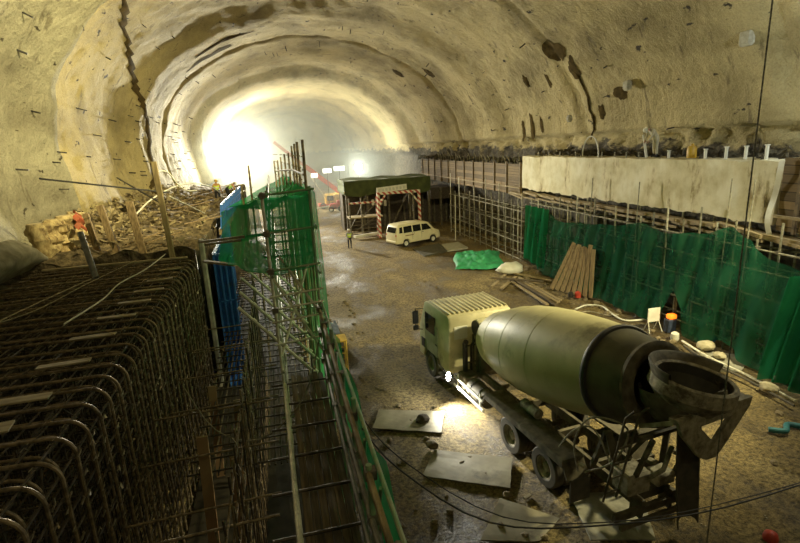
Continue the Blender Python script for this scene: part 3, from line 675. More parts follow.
# ------------------------------------------------------------------ blue formwork, trench, walkway, scaffold tower on the centre line
PALEC = M('pale_concrete', (.55, .52, .42), (.38, .35, .27), .9)
def blue_panel(loc, L, H, rz, label, group, lean=0.0):
    p = thing('blue_shutter', label, 'formwork shutter', loc, rz, group); p.rotation_euler[1] = lean
    mb = MB(); mb.box((0, 0, H / 2), (.03, L, H)); mb.build('face_sheet', BLUE, p)
    mb = MB()
    for k in range(4): mb.box((.05, -L / 2 + .03 + (L - .06) * k / 3, H / 2), (.08, .05, H))
    for k in range(4): mb.box((.05, 0, .04 + (H - .08) * k / 3), (.08, L, .05))
    mb.build('ribs', BLUE, p); return p
ep = blue_panel((-2.02, 18.15, .02), .62, 5.1, R(-90), 'narrow blue shutter closing the near end of the tall lower row', 'blue lower panels')
bl = ['nearest blue panel', 'second blue panel', 'third blue panel', 'fourth blue panel', 'fifth blue panel']
for k in range(5):
    blue_panel((-2.35 - .02 * k, 19.1 + 1.55 * k, .02), 1.5, 5.1, 0, bl[k] + ' of the tall lower row beyond the cage', 'blue lower panels')
for k in range(8):
    blue_panel((-2.6 + .02 * k, 25.2 + 1.55 * k, 5.1), 1.5, 1.15, 0, ['first', 'second', 'third', 'fourth', 'fifth', 'sixth', 'seventh', 'eighth'][k] + ' panel from the near end of the low blue upper row', 'blue upper panels', R(6))
mb = MB(); mb.box((-2.58, 30.5, 4.95), (.25, 12, .28)); solo(mb, 'timber_waler', WOODY, 'dark timber waler between the lower and upper blue panels', 'waler')
mb = MB(); mb.box((0, 0, 2.7), (.16, .25, 5.5), None, .03); o = mb.build('concrete_edge', PALEC); o.location = (-2.62, 18.05, 0.25); tag(o, 'pale concrete edge strip standing between cage and blue panels', 'concrete')
for k, (x, y, z0, z1) in enumerate([(-1.9, 8.9, 0, 3.3), (-1.55, 12.0, 0, 2.4), (-2.0, 6.6, 0, 2.2), (-1.5, 9.8, 0, 2.2), (-2.2, 12.6, 0, 2.6)]):
    mb = MB(); mb.beam((0, 0, z0), (.08, .25, z1), .2, .06, (0, 1, 0)); o = mb.build('plank', M('red_brown_plank', (.26, .12, .06), (.36, .25, .13), .8, 0, 1.2, (1, 1, .5))); o.location = (x, y, .02)
    tag(o, ['upright red brown plank in the trench close to the cage', 'upright plank with a pale lower end deep in the trench', 'short upright plank in the dark near end of the trench', 'upright plank in the middle of the dark trench', 'upright plank beside the cage, farthest in the trench'][k], 'plank', 'upright planks in the trench')
# inner rebar wall between trench and walkway
iw = thing('rebar_curtain', 'dark upright rebar curtain in the trench left of the plank walkway', 'rebar', (-1.0, 9, 0))
for k, z in enumerate([.4 + .45 * i for i in range(9)]):
    mb = MB(); mb.tube([(0, -6.5, z), (0, 0, z + rnd.uniform(-.03, .03)), (0, 8.5, z)], .018, 6); mb.build('long_bar', REBAR, iw)
for k in range(40):
    mb = MB(); y = -6.5 + .38 * k; mb.tube([(.03, y, 0), (rnd.uniform(-.05, .08), y + rnd.uniform(-.05, .05), 4.3 + rnd.uniform(-.2, .1))], .018, 6); mb.build('upright_bar', REBAR if k % 2 else REBARD, iw)
mb = MB()
for k in range(500):
    y = rnd.uniform(-6.4, 8.4); z = rnd.uniform(.3, 4.2); mb.tube([(.03, y, z), (rnd.uniform(-.05, .08), y + rnd.uniform(-.05, .05), z + rnd.uniform(.04, .12))], .008, 3, False)
mb.build('tie_wires', TIE, iw)['kind'] = 'stuff'
cw = thing('cross_bars', 'dark cross bars spanning the trench between cage and rebar curtain', 'rebar', (-1.6, 9, 0))
for k in range(11):
    y = -5.2 + 1.15 * k; mb = MB(); mb.tube([(-1.1, y, 3.1 + .25 * (k % 3)), (1.2, y + .1, 3.1 + .25 * (k % 3))], .02, 6); mb.build('bar', REBAR, cw)
rm = thing('rebar_mat', 'dark rebar mat lying deep behind the trench between blue shutters and tower', 'rebar', (-.9, 20, 2.2))
for k in range(22): mb = MB(); mb.tube([(-1.3 + .125 * k, -10.5, 0), (-1.3 + .125 * k, 0, rnd.uniform(-.05, .05)), (-1.3 + .125 * k, 13, 0)], .02, 5); mb.build('long_bar', REBARD if k % 3 else REBAR, rm)
for k in range(50): mb = MB(); mb.tube([(-1.4, -10.4 + .47 * k, .04), (1.4, -10.4 + .47 * k, .04)], .022, 5); mb.build('cross_bar', REBARD, rm)
# scaffold lining the road side
FX = .62
tow = thing('tube_scaffold', 'near tube scaffold with its green tubes rising beside the plank walkway', 'scaffold', (0, 0, 0))
def piece(pth, r, m, nm): mb = MB(); mb.tube(pth, r, 8); return mb.build(nm, m, tow, True)
sy = [3.0, 4.1, 5.2, 6.3, 7.4, 8.4]
for y in sy: piece([(FX + .08, y, .05), (FX - .02 + rnd.uniform(-.03, .03), y, 5.6 + rnd.uniform(-.05, .18))], .03, TUBED if y < 4 else TUBEG, 'standard')
for z, m in ((5.5, BAMB), (5.0, TUBED), (4.45, TUBED), (3.2, TUBED), (1.6, TUBED)): piece([(FX - .03, 1.6, z), (FX - .05, 5.5, z + .03), (FX - .02, 9.6, z)], .032, m, 'guard_rail')
piece([(FX + .06, 1.6, 5.55), (FX + .04, 9.6, 5.62)], .022, TUBEG, 'guard_rail')
for k in range(9): piece([(FX + .02, 2.2 + .8 * k, 5.55), (FX + .06, 2.9 + .8 * k, 4.4)], .018, TUBEG, 'brace')
# the tower frame (ladder like) and bays behind it
piece([(-.20, 9.3, .1), (-.23, 9.3, 7.8)], .028, TUBEW, 'standard')
piece([(FX, 9.4, .1), (FX, 9.4, 7.85)], .028, TUBEG, 'standard')
for k, z in enumerate([7.74, 7.05, 6.35, 5.85, 5.6, 5.35, 4.9]): piece([(-.3, 9.28, z), (FX + .08, 9.32, z + .06)], .02, TUBEW if k > 2 else TUBEG, 'rung')
for y, zt in ((11.3, 7.6), (13.2, 7.5), (15.2, 7.4), (18.2, 7.3), (22, 7.2), (26, 7.2), (30, 7.2)):
    for x in (-.25, FX): piece([(x, y, .1), (x, y, zt)], .03, TUBE if x < 0 else TUBEG, 'standard')
    for z in (2.2, 4.3, 6.2): piece([(-.4, y + .03, z), (FX + .1, y + .03, z)], .026, TUBE, 'transom')
for z in (2.25, 4.35, 6.25, 7.1):
    for x in (-.25, FX): piece([(x + .05, 9.2, z), (x + .05, 30.4, z)], .026, TUBE if x < 0 else TUBEG, 'ledger')
for (a, b_) in (((-.2, 9.35, 6.2), (FX, 9.4, 4.6)), ((-.05, 9.4, 6.6), (FX, 9.4, 5.4)), ((-.2, 9.4, 4.6), (FX, 11.2, 6.2))): piece([a, b_], .026, TUBEW, 'brace')
mb = MB()
for y in sy + [9.3]:
    for z in (5.5, 5.0, 4.45): mb.box((FX - .02, y, z), (.11, .1, .1))
for z in (7.74, 7.05, 6.35, 5.6): mb.box((-.22, 9.26, z), (.11, .1, .1))
mb.build('couplers', COUP, tow)['kind'] = 'stuff'
# left tube edging the walkway
wire('scaffold_pole', [(-.10, 2.5, 4.12), (-.13, 4.5, 4.1), (-.2, 9.2, 4.1)], .038, TUBEW, 'long pale tube along the trench edge of the plank walkway', 'pole', 8)
deck = thing('plank_walkway', 'long narrow brown plank walkway between the trench and the green fence', 'walkway', (0, 0, 0))
for k in range(6):
    mb = MB(); x = -.02 + .108 * k; mb.box((x, 5.9 + rnd.uniform(-.1, .1), 4.0 + rnd.uniform(-.01, .01)), (.1, 7.6, .04), None, .006); mb.build('plank', [M('dark_plank', (.20, .14, .075), (.08, .055, .03), .85, 0, 3, (9, .5, 9)), M('grey_wood', (.15, .11, .065), (.06, .045, .027), .85, 0, 3, (9, .5, 9))][k % 2], deck)
for k in range(9):
    mb = MB(); y = 2.7 + .82 * k; mb.tube([(-.45, y, 4.07), (.62, y - .02, 4.08)], .022, 6); mb.build('cross_bar', REBARD, deck)
# raking props
for k, y in enumerate([10.0, 11.1, 12.3, 13.6, 15.0, 16.5]):
    z0 = 5.52 + .02 * k; mb = MB(); mb.tube([(0, 0, 0), (1.55, -.1, -1.80)], .034, 8)
    for q in range(5): mb.tube([(.25 + .28 * q, 0, -.287 - .321 * q), (.30 + .28 * q, 0, -.344 - .321 * q)], .045, 8)
    o = mb.build('raking_prop', TUBEW, None, True); o.location = (-.94 - .03 * k, y, z0)
    tag(o, ['nearest', 'second', 'third', 'fourth', 'fifth', 'farthest'][k] + ' of the pale raking props slanting down behind the tower frame', 'prop', 'raking props')
# two planks across from ledge to tower
for (a, b_, ww, lab) in (((-2.05, 14.0, 6.25), (-.28, 11.4, 6.72), .12, 'pale plank bridging from the blue panels to the netted tower'), ((-1.95, 14.2, 6.14), (-.7, 12.9, 6.4), .1, 'shorter plank lying just under the bridging plank'), ((-2.1, 14.6, 5.6), (-1.2, 13.6, 5.62), .12, 'short plank jutting out below the bridging planks')):
    mb = MB(); mb.beam(a, b_, ww, .06); solo(mb, 'plank', WOODX, lab, 'plank')
wire('cable', [(-2.1, 9.6, 4.2), (-1.5, 8.8, 3.6), (-.7, 8.4, 3.5), (0.1, 8.3, 4.2), (.5, 8.5, 5.2)], .014, TUBE, 'thin grey cable sagging across the trench to the fence', 'cable')
# green catch nets
def net(name, fn, nu, nv, lab, m=NETC):
    mb = MB(); mb.sheet(nu, nv, fn); o = mb.build(name, m, None, 'all'); return tag(o, lab, 'net')
def lerp(a, b_, t): return Vector(a) + (Vector(b_) - Vector(a)) * t
def patch(A, B, Cc, D, sag=.0, wob=.05):
    def f(u, v):
        p = lerp(lerp(A, B, u), lerp(D, Cc, u), v); s = math.sin(PI * u) * math.sin(PI * v)
        return (p.x + wob * math.sin(u * 11 + v * 4), p.y + wob * math.sin(v * 9 + u * 7), p.z - sag * s + wob * .6 * math.sin(u * 13 + v * 8))
    return f
net('safety_net', patch((-.24, 9.34, 7.68), (FX, 9.38, 7.7), (FX - .02, 9.5, 6.3), (-.24, 9.34, 6.25), 0, .02), 16, 20, 'green net stretched over the front of the tower frame')
net('safety_net', patch((-2.05, 20, 6.35), (-.27, 9.45, 7.68), (-.3, 9.5, 6.2), (-1.75, 15.0, 5.5), .12, .05), 30, 20, 'green net wing sloping from the tower out to the blue panels')
net('safety_net', patch((-2.0, 21, 6.35), (FX, 30, 7.1), (FX, 9.4, 7.68), (-.25, 9.4, 7.68), .5, .05), 24, 24, 'sagging green net roof over the tower bays')
net('safety_net', patch((FX + .1, 9.4, 7.72), (FX + .1, 31, 7.1), (FX + .14, 31, .8), (FX + .12, 9.4, 2.5), 0, .05), 60, 24, 'tall green net curtain on the road side of the tower')
net('safety_net', lambda u, v: (FX + .13 + .05 * math.sin(u * 25) + .22 * (1 - v), 2.0 + 7.3 * u, 3.2 + 2.25 * v - .12 * abs(math.sin(u * 20)) * v), 60, 12, 'green net fastened low along the near walkway fence')
# bamboo uprights
bs = [(0.71, 12.0, 8.69),(0.69, 13.5, 8.67),(0.67, 15.0, 8.64),(0.65, 16.5, 8.6),(0.55, 18.0, 8.38),(0.48, 19.5, 8.34),(0.39, 21.0, 8.22),(0.24, 22.5, 8.08),(0.15, 24.0, 8.04)]
lb = ['nearest and tallest pole', 'second pole', 'third pole', 'fourth pole', 'fifth pole', 'sixth pole', 'seventh pole', 'eighth pole', 'farthest pole']
for k, (bx, y, z) in enumerate(bs):
    mb = MB(); mb.tube([(0, 0, 0), (rnd.uniform(-.04, .04), 0, z * .5), (rnd.uniform(-.05, .05), 0, z)], [.045, .04, .033], 7)
    for q in range(10): mb.tube([(0, 0, 5.6 + .3 * q), (0, 0, 5.63 + .3 * q)], .048, 7)
    o = mb.build('bamboo_pole', BAMB, None, True); o.location = (bx, y, .03); tag(o, lb[k] + ' in the row of uprights above the green net', 'pole', 'bamboo poles above the net')
mb = MB(); mb.tube([(.68, 11.7, 7.95), (.62, 16.5, 7.9), (.12, 24.3, 7.6)], .03, 6); solo(mb, 'bamboo_pole', BAMB, 'long level pole tying the row of uprights together', 'pole')
for k, (x, y, z) in enumerate([(-1.6, 20, 8.0), (-1.95, 20.4, 7.3)]):
    mb = MB(); mb.tube([(0, 0, 0), (.05, 0, z)], .04, 6); o = mb.build('bamboo_pole', BAMB); o.location = (x + .7, y, .03); tag(o, ['thin upright pole standing alone left of the row of uprights', 'shorter pole leaning beside the lone upright'][k], 'pole')

# ------------------------------------------------------------------ vehicles
def wheel_mesh(r, wd, rim):
    """axis along x; outer side towards -x"""
    Rx = Matrix.Rotation(PI / 2, 4, 'Y')
    ty = MB(); h = wd / 2
    ty.lathe([(rim, -h * .8), (rim + .03, -h), (r * .93, -h), (r * .985, -h * .82), (r, -h * .5), (r * .985, -h * .3), (r, -h * .1), (r, h * .1), (r * .985, h * .3), (r, h * .5), (r * .985, h * .82), (r * .93, h), (rim + .03, h), (rim, h * .8)], 36, Rx)
    ri = MB(); ri.lathe([(rim + .01, -h * .85), (rim - .03, -h * .8), (rim - .05, -h * .1), (rim * .45, h * .05), (rim * .4, -h * .45), (rim * .25, -h * .55), (0, -h * .55)], 36, Rx)
    ri.lathe([(rim + .01, h * .85), (rim - .03, h * .8), (rim * .5, h * .3), (0, h * .3)], 36, Rx)
    for k in range(8):
        a = 2 * PI * k / 8; ri.lathe([(0.02, -h * .16), (0.02, -h * .02)], 6, Matrix.Translation((0, rim * .62 * math.cos(a), rim * .62 * math.sin(a))) @ Rx)
    return ty, ri
RIMM = M('muddy_rim', (0.42, 0.37, 0.26), (0.16, 0.13, 0.08), 0.7, 0.1, 6)
def add_wheel(parent, x, y, r, wd, rim, side=-1, rm=None):
    ty, ri = wheel_mesh(r, wd, rim)
    w_ = ty.build('wheel', RUBBER, parent, True); w_.location = (x, y, r); w_.rotation_euler = (0, 0, 0 if side < 0 else PI)
    ri.build('rim', rm or RIMM, w_, True); return w_
CABM = M('cab_cream', (0.66, 0.60, 0.38), (0.52, 0.46, 0.27), 0.5, 0, 2, (1, 1, 1), 0.15, 0.01, 0.35, 0.65, (0.22, 0.18, 0.09), 0.66)
CABSH = M('cab_green_shaded', (0.42, 0.42, 0.27), (0.30, 0.30, 0.19), 0.5, 0, 2, (1, 1, 1), 0.15, 0.01, 0.35, 0.65, (0.14, 0.12, 0.06), 0.62)  # cab cream darkened for the dim left side; also bumper and mudguards
DRUML = M('drum_cream', (0.70, 0.64, 0.40), (0.60, 0.54, 0.33), 0.5, 0, 1.6, (1, 1, 1), 0.15, 0.01, 0.35, 0.65, (0.30, 0.27, 0.14), 0.64)
DRUM = M('drum_olive', (0.52, 0.47, 0.255), (0.43, 0.385, 0.2), 0.45, 0, 1.3, (1, 1, 1), 0.15, 0.01, 0.35, 0.65, (0.17, 0.15, 0.07), 0.62)
DRUMD = M('drum_dark', (0.11, 0.10, 0.055), (0.06, 0.052, 0.03), 0.5, 0, 2, (1, 1, 1), 0.3, 0.01)
MUDM = M('muddy_steel', (0.17, 0.145, 0.095), (0.07, 0.058, 0.036), 0.75, 0.1, 4, (1, 1, 1), 0.5, 0.02, 0.35, 0.65, (0.3, 0.26, 0.18), 0.66)
CEM = M('cement_crusted', (0.42, 0.38, 0.28), (0.20, 0.175, 0.12), 0.85, 0.1, 6, (1, 1, 1), 0.7, 0.03, 0.35, 0.62, (0.09, 0.07, 0.045), 0.6)
tr = thing('concrete_mixer_truck', 'muddy cream and olive concrete mixer truck standing in the middle of the site', 'truck', (6.72, 12.0, 0.0), R(6))
mb = MB()
for x in (-.42, .42): mb.box((x, .2, .95), (.09, 9.4, .26))
for y in (-4.2, -3, -1.6, 0, 1.2, 2.4, 4.4): mb.box((0, y, .95), (.8, .1, .2))
mb.build('chassis', MUDM, tr)
for y in (-2.1, -.55, 4.75): mb = MB(); mb.tube([(-1.0, y, .52), (1.0, y, .52)], .08, 10); mb.lathe([(0, -.22), (.18, -.15), (.2, 0), (.18, .15), (0, .22)], 12, Matrix.Translation((0, y, .52))); mb.build('axle', MUDM, tr, True)
for y in (-.55, -2.1):
    for sx in (-1, 1): add_wheel(tr, sx * 1.03, y, .52, .28, .29, sx); add_wheel(tr, sx * .71, y, .52, .26, .29, -sx)
for sx in (-1, 1): add_wheel(tr, sx * 1.08, 4.75, .52, .30, .29, sx)
# cab
prof = [(2.95, .80), (2.93, 2.6), (3.02, 2.80), (3.25, 2.87), (4.40, 2.89), (4.66, 2.80), (4.98, 2.05), (5.10, 1.75), (5.14, .62), (4.72, .62), (4.64, .95), (4.45, 1.12), (3.7, 1.12), (3.5, .95), (3.45, .80)]
prof = [(y + .6 if y > 4.2 else (y + .3 if y > 3.3 else y + .15), z) for y, z in prof]
cy, cz = 4.5, 1.8
mb = MB(); rings = []
for (x, f) in ((-1.27, .94), (-1.25, .975), (-1.18, 1.0), (1.18, 1.0), (1.25, .975), (1.27, .94)):
    rings.append([(x * (1 - .045 * max(0, (z - 1.6)) / 1.3), cy + (y - cy) * f, cz + (z - cz) * f) for y, z in prof])
mb.loft(rings)
cab = mb.build('cab', CABM, tr, True)
for i in range(13):
    mb = MB() if i == 0 else mb; x = -1.1 + .183 * i; mb.beam((x, 3.28, 2.89), (x, 5.0, 2.905), .07, .05, bev=.02)
mb.build('roof_ribs', CABM, cab)
mb = MB(); mb.box((-1.262, 4.55, 1.6), (.02, 1.15, 1.15), None, .008); mb.build('side_panel', CABSH, cab)  # shade on the left side put into the colour of this panel
for sx in (-1, 1):
    mb = MB(); T = Matrix.Translation((sx * 1.155, 0, 0)); mb.prism([(0.0, 0.0)] * 0 or [(-.012, 0), (.012, 0), (.012, 1), (-.012, 1)], 0, 1, Matrix.Translation((sx * 1.262, 4.2, 1.8)) @ Matrix.Diagonal((1.4, .85, .68, 1)))
    mb.build('side_window', GLASS, cab)
    mb = MB(); mb.box((sx * 1.275, 4.1, 1.5), (.03, .16, .04)); mb.build('door_handle', BLACK, cab)
    mb = MB(); mb.tube([(sx * 1.2, 5.3, 2.5), (sx * 1.48, 5.5, 2.5), (sx * 1.48, 5.5, 1.7), (sx * 1.22, 5.4, 1.65)], .02, 6); mb.build('mirror_arm', BLACK, cab)
    mb = MB(); mb.box((sx * 1.48, 5.5, 2.15), (.24, .09, .52), None, .03); mb.box((sx * 1.48, 5.5, 1.74), (.22, .09, .2), None, .03); mb.build('mirror', BLACK, cab)
mb = MB(); mb.beam((0, 5.31, 2.70), (0, 5.6, 2.05), 2.1, .03, (0, 1, 0)); mb.build('windscreen', GLASS, cab)
mb = MB(); mb.box((0, 5.77, .85), (2.45, .12, .42), None, .04); mb.build('bumper', CABSH, cab)
mb = MB(); mb.box((0, 5.74, 1.35), (1.7, .04, .35)); mb.build('grille', BLACK, cab)
for sx in (-1, 1): mb = MB(); mb.box((sx * .85, 5.84, .85), (.38, .04, .2), None, .01); mb.build('headlamp', WHITEP, cab)
for x in (-.8, .6): mb = MB(); mb.box((x, 3.08, 2.25), (.5, .03, .46), None, .01); mb.build('rear_window', WHITEP, cab)
mb = MB(); mb.box((-1.28, 5.3, 1.2), (.02, .3, .36)); mb.build('vent_grille', BLACK, cab)
mb = MB(); mb.box((-1.2, 3.75, .5), (.2, .4, .05)); mb.box((-1.2, 3.75, .8), (.2, .4, .05)); mb.build('step', MUDM, cab)
for sx in (-1, 1):
    mb = MB(); pr = [(y, z) for y, z in [(4.75 + .62 * math.cos(a), .55 + .62 * math.sin(a)) for a in [PI * q / 10 for q in range(11)]]] + [(4.75 + .55 * math.cos(a), .55 + .55 * math.sin(a)) for a in [PI * q / 10 for q in range(10, -1, -1)]]
    mb.loft([[(sx * .88, y, z) for y, z in pr], [(sx * 1.2, y, z) for y, z in pr]]); mb.build('front_mudguard', CABSH, tr)
# behind the cab
mb = MB(); mb.lathe([(0, -.72), (.28, -.70), (.3, -.64), (.3, .64), (.28, .7), (0, .72)], 28, Matrix.Translation((.25, 2.62, 2.5)) @ Matrix.Rotation(PI / 2, 4, 'Y'))
wt = mb.build('water_tank', DRUML, tr, True)
mb = MB(); mb.lathe([(0, 0), (.27, 0), (.27, .02), (0, .02)], 28, Matrix.Translation((-.495, 2.62, 2.5)) @ Matrix.Rotation(PI / 2, 4, 'Y')); mb.build('tank_cap', BLACK, wt)
mb = MB()
for x in (-.5, .7): mb.box((x, 2.5, 1.65), (.08, .1, 1.3)); mb.box((x, 2.75, 1.65), (.06, .06, 1.2))
for z in (1.3, 1.9): mb.tube([(-.8, 2.7, z), (.8, 2.7, z)], .03, 6)
mb.build('tank_stand', MUDM, tr)
mb = MB(); mb.tube([(-.85, 2.68, 1.0), (-.85, 2.68, 2.0), (-.85, 2.6, 2.1)], .09, 12); mb.tube([(-.6, 2.72, 1.0), (-.62, 2.7, 1.9), (-.3, 2.7, 2.2)], .04, 8); mb.build('intake_pipe', BLACK, tr, True)
mb = MB(); mb.box((0, 2.45, 1.35), (.9, .5, .6), None, .05); mb.build('gearbox', MUDM, tr)
# drum
P0 = Vector((0, 2.2, 2.25)); AX = Vector((0, -6.6, 1.3)).normalized()
TD = Matrix.Translation(P0) @ AX.to_track_quat('Z', 'Y').to_matrix().to_4x4()
def drum(prof, nm, m, par=tr): mb = MB(); mb.lathe(prof, 72, TD); return mb.build(nm, m, par, True)
dr = drum([(1.02, 1.05), (1.17, 1.7), (1.25, 2.4), (1.27, 3.0), (1.25, 3.7), (1.17, 4.7), (1.07, 5.5)], 'drum', DRUM)
drum([(0, 0), (.5, .02), (.76, .12), (.90, .45), (1.02, 1.05)], 'drum_front', DRUML, dr)
drum([(1.07, 5.5), (1.10, 5.5), (1.11, 5.53), (1.11, 5.6), (1.09, 5.63), (1.0, 5.63)], 'drum_ring', BLACK, dr)
drum([(1.03, 5.62), (.96, 6.0), (.86, 6.45)], 'drum_rear', DRUMD, dr)
drum([(.88, 6.42), (.90, 6.44), (.90, 6.52), (.8, 6.56), (.6, 6.52), (.5, 6.2)], 'drum_mouth', MUDM, dr)
for s_ in (1.05, 2.35, 3.6):
    rr = {1.05: 1.022, 2.35: 1.245, 3.6: 1.253}[s_]; drum([(rr - .005, s_ - .015), (rr + .006, s_), (rr - .005, s_ + .015)], 'weld_seam', DRUM if s_ > 1.1 else DRUML, dr)
# stands
for sx in (-1, 1):
    mb = MB(); mb.beam((sx * .5, 2.1, 1.05), (sx * .35, 2.35, 1.9), .12, .12); mb.build('drum_strut', MUDM, tr)
    mb = MB(); mb.beam((sx * .55, -4.0, 1.05), (sx * .85, -3.85, 2.45), .12, .14); mb.beam((sx * .55, -3.1, 1.05), (sx * .85, -3.8, 2.4), .1, .1)
    mb.beam((sx * .6, -4.2, 1.05), (sx * .6, -4.75, 2.7), .08, .08); mb.build('drum_strut', MUDM, tr)
mb = MB(); mb.beam((-.8, -3.8, 2.1), (.8, -3.8, 2.1), .16, .16); mb.beam((-.7, -4.5, 2.6), (.7, -4.5, 2.6), .08, .08); mb.build('drum_stand', MUDM, tr)
# fenders, tanks, guards
for sx in (-1, 1):
    mb = MB(); mb.box((sx * .96, -1.15, 1.24), (.62, 3.6, .06), None, .02); mb.box((sx * 1.26, -1.15, 1.17), (.04, 3.6, .16)); mb.beam((sx * .96, .62, 1.22), (sx * .96, .85, .85), .6, .05); mb.beam((sx * .96, -2.9, 1.22), (sx * .96, -3.1, .85), .6, .05)
    mb.build('rear_fender', MUDM, tr)
    mb = MB(); mb.box((sx * .96, -3.2, .62), (.55, .03, .6)); mb.build('mud_flap', RUBBER, tr)
mb = MB()
for z in (.55, .85): mb.box((-1.2, 1.85, z), (.05, 2.0, .09), None, .01)
for y in (1.1, 2.6): mb.box((-1.17, y, .75), (.05, .06, .55))
mb.build('side_guard', WHITEP, tr)
mb = MB(); mb.tube([(-.9, 1.0, .78), (-.9, 2.0, .78)], .29, 20); ft = mb.build('fuel_tank', MUDM, tr, True)
for y in (1.25, 1.75): mb = MB(); mb.lathe([(.295, -.03), (.31, 0), (.295, .03)], 20, Matrix.Translation((-.9, y, .78)) @ Matrix.Rotation(PI / 2, 4, 'X')); mb.build('tank_strap', BLACK, ft)
mb = MB(); mb.box((-.85, 2.5, .78), (.5, .55, .5), None, .04); mb.build('battery_box', MUDM, tr)
mb = MB(); mb.lathe([(0, -.35), (.14, -.34), (.14, .34), (0, .35)], 16, Matrix.Translation((-.78, -1.0, 1.5)) @ Matrix.Rotation(PI / 2, 4, 'X')); mb.build('air_tank', CEM, tr, True)
# hopper
HC = Vector((.06, -4.98, 4.03))
TH = Matrix.Translation(HC) @ Matrix.Rotation(R(10), 4, 'Y') @ Matrix.Rotation(R(6), 4, 'X') @ Matrix.Diagonal((1.28, 1.15, 1, 1))
mb = MB(); mb.lathe([(.24, -.72), (.46, -.55), (.64, -.28), (.62, -.04), (.58, 0), (.54, -.03), (.53, -.22), (.36, -.52), (.2, -.7)], 48, TH)
hp = mb.build('hopper', CEM, tr, True)
mb = MB(); mb.lathe([(.61, -.12), (.70, .10), (.70, .14), (.66, .12), (.57, -.04)], 30, TH, R(10), R(190)); mb.build('hopper_shield', MUDM, hp, True)
mb = MB(); mb.lathe([(.535, -.045), (.505, -.22), (.325, -.48), (0, -.5)], 40, TH); mb.build('hopper_inside', M('near_black', (.02, .017, .012), (.035, .03, .02), .6), hp)  # near-black lining just inside the hopper bowl
mb = MB(); mb.lathe([(.74, -.12), (.72, -.4), (.55, -.72), (.52, -.72), (.69, -.4), (.71, -.12)], 30, Matrix.Translation((0, -4.7, 3.85)) @ Matrix.Rotation(R(-12), 4, 'X'), R(120), R(420)); mb.build('hopper_cowl', MUDM, hp, True)
# V shaped collecting plate under the hopper
VX = [(-.80, 3.40), (1.04, 3.48), (1.0, 3.3), (.38, 2.52), (.24, 2.40), (.0, 2.40), (-.18, 2.50), (-.66, 3.06)]
hole = [(-.26, 3.16), (.56, 3.2), (.17, 2.72)]
def vplate():
    mb = MB(); bm = bmesh.new()
    o_ = [bm.verts.new((x, 0, z)) for x, z in VX]; h_ = [bm.verts.new((x, 0, z)) for x, z in hole]
    es = [bm.edges.new((o_[i], o_[(i + 1) % len(o_)])) for i in range(len(o_))] + [bm.edges.new((h_[i], h_[(i + 1) % 3])) for i in range(3)]
    bmesh.ops.triangle_fill(bm, edges=es, use_beauty=True)
    g = bmesh.ops.extrude_face_region(bm, geom=bm.faces[:]); bmesh.ops.translate(bm, verts=[v for v in g['geom'] if isinstance(v, bmesh.types.BMVert)], vec=(0, .09, 0))
    bm.verts.index_update(); mb.add([v.co[:] for v in bm.verts], [tuple(v.index for v in f.verts) for f in bm.faces]); bm.free(); return mb
o = vplate().build('collecting_plate', CEM, tr); o.location = (0, -5.4, 0); o.location = (0, -5.42, 0.12)
mb = MB(); mb.beam((-.78, -5.3, 3.46), (1.02, -5.3, 3.56), .2, .05); mb.beam((-.75, -5.3, 3.42), (-.7, -4.5, 2.9), .06, .08); mb.beam((.95, -5.3, 3.5), (.7, -4.5, 2.9), .06, .08); mb.build('plate_bracket', CEM, tr)
mb = MB(); mb.beam((.30, -5.46, 3.45), (.30, -5.36, 3.85), .18, .05, (0, 1, 0)); mb.build('hanger_strap', CEM, tr)
mb = MB()
n_ = 12; rr = .28
rings = []
for (c, sc_) in ((Vector((.1, -4.95, 2.9)), 1.1), (Vector((.12, -5.0, 1.9)), 1.1), (Vector((.15, -5.1, .75)), 1.0)):
    ring = [(c.x + rr * sc_ * math.cos(a), c.y - rr * .5 * math.sin(a), c.z + rr * .6 * math.sin(a) * -1) for a in [PI + PI * q / n_ for q in range(n_ + 1)]]
    ring += [(c.x + (rr - .03) * sc_ * math.cos(a), c.y - (rr - .03) * .5 * math.sin(a), c.z - (rr - .03) * .6 * math.sin(a)) for a in [2 * PI - PI * q / n_ for q in range(n_ + 1)]]
    rings.append(ring)
mb.loft(rings); mb.build('discharge_chute', RUBBER, tr, True)
# ladder, hoses, rear bar
mb = MB()
for x in (-1.12, -.78): mb.tube([(x, -4.1, 1.0), (x, -4.55, 3.2), (x, -4.75, 3.45)], .025, 8)
for k in range(6): mb.tube([(-1.12, -4.16 - .085 * k, 1.25 + .4 * k), (-.78, -4.16 - .085 * k, 1.25 + .4 * k)], .02, 6)
mb.build('ladder', MUDM, tr, True)
for pts in ([(-1.2, -3.4, 1.3), (-1.25, -3.3, 2.0), (-1.1, -3.6, 2.7), (-.8, -4.3, 2.75), (-1.0, -4.2, 2.0), (-1.2, -3.6, 1.4)], [(-1.1, -2.6, 1.4), (-1.2, -3.2, 2.2), (-1.0, -3.6, 2.4), (-.9, -4.1, 1.7)]):
    mb = MB(); mb.tube(cat_rom(pts, 6), .022, 7); mb.build('hose', CEM, tr, True)
mb = MB(); mb.box((0, -4.45, .85), (2.3, .1, .16)); mb.box((0, -4.5, .6), (2.0, .08, .1)); mb.box((-.4, -4.3, .75), (.08, .3, .3)); mb.box((.4, -4.3, .75), (.08, .3, .3)); mb.build('rear_bar', MUDM, tr)
mb = MB(); mb.box((-.5, -4.2, 1.45), (.6, .5, .5), None, .05); mb.box((.3, -4.2, 1.3), (.5, .4, .3), None, .05); mb.tube([(-.3, -4.4, 1.5), (-.2, -4.7, 1.9), (.1, -4.6, 2.3)], .05, 8); mb.build('rear_pump', CEM, tr, True)
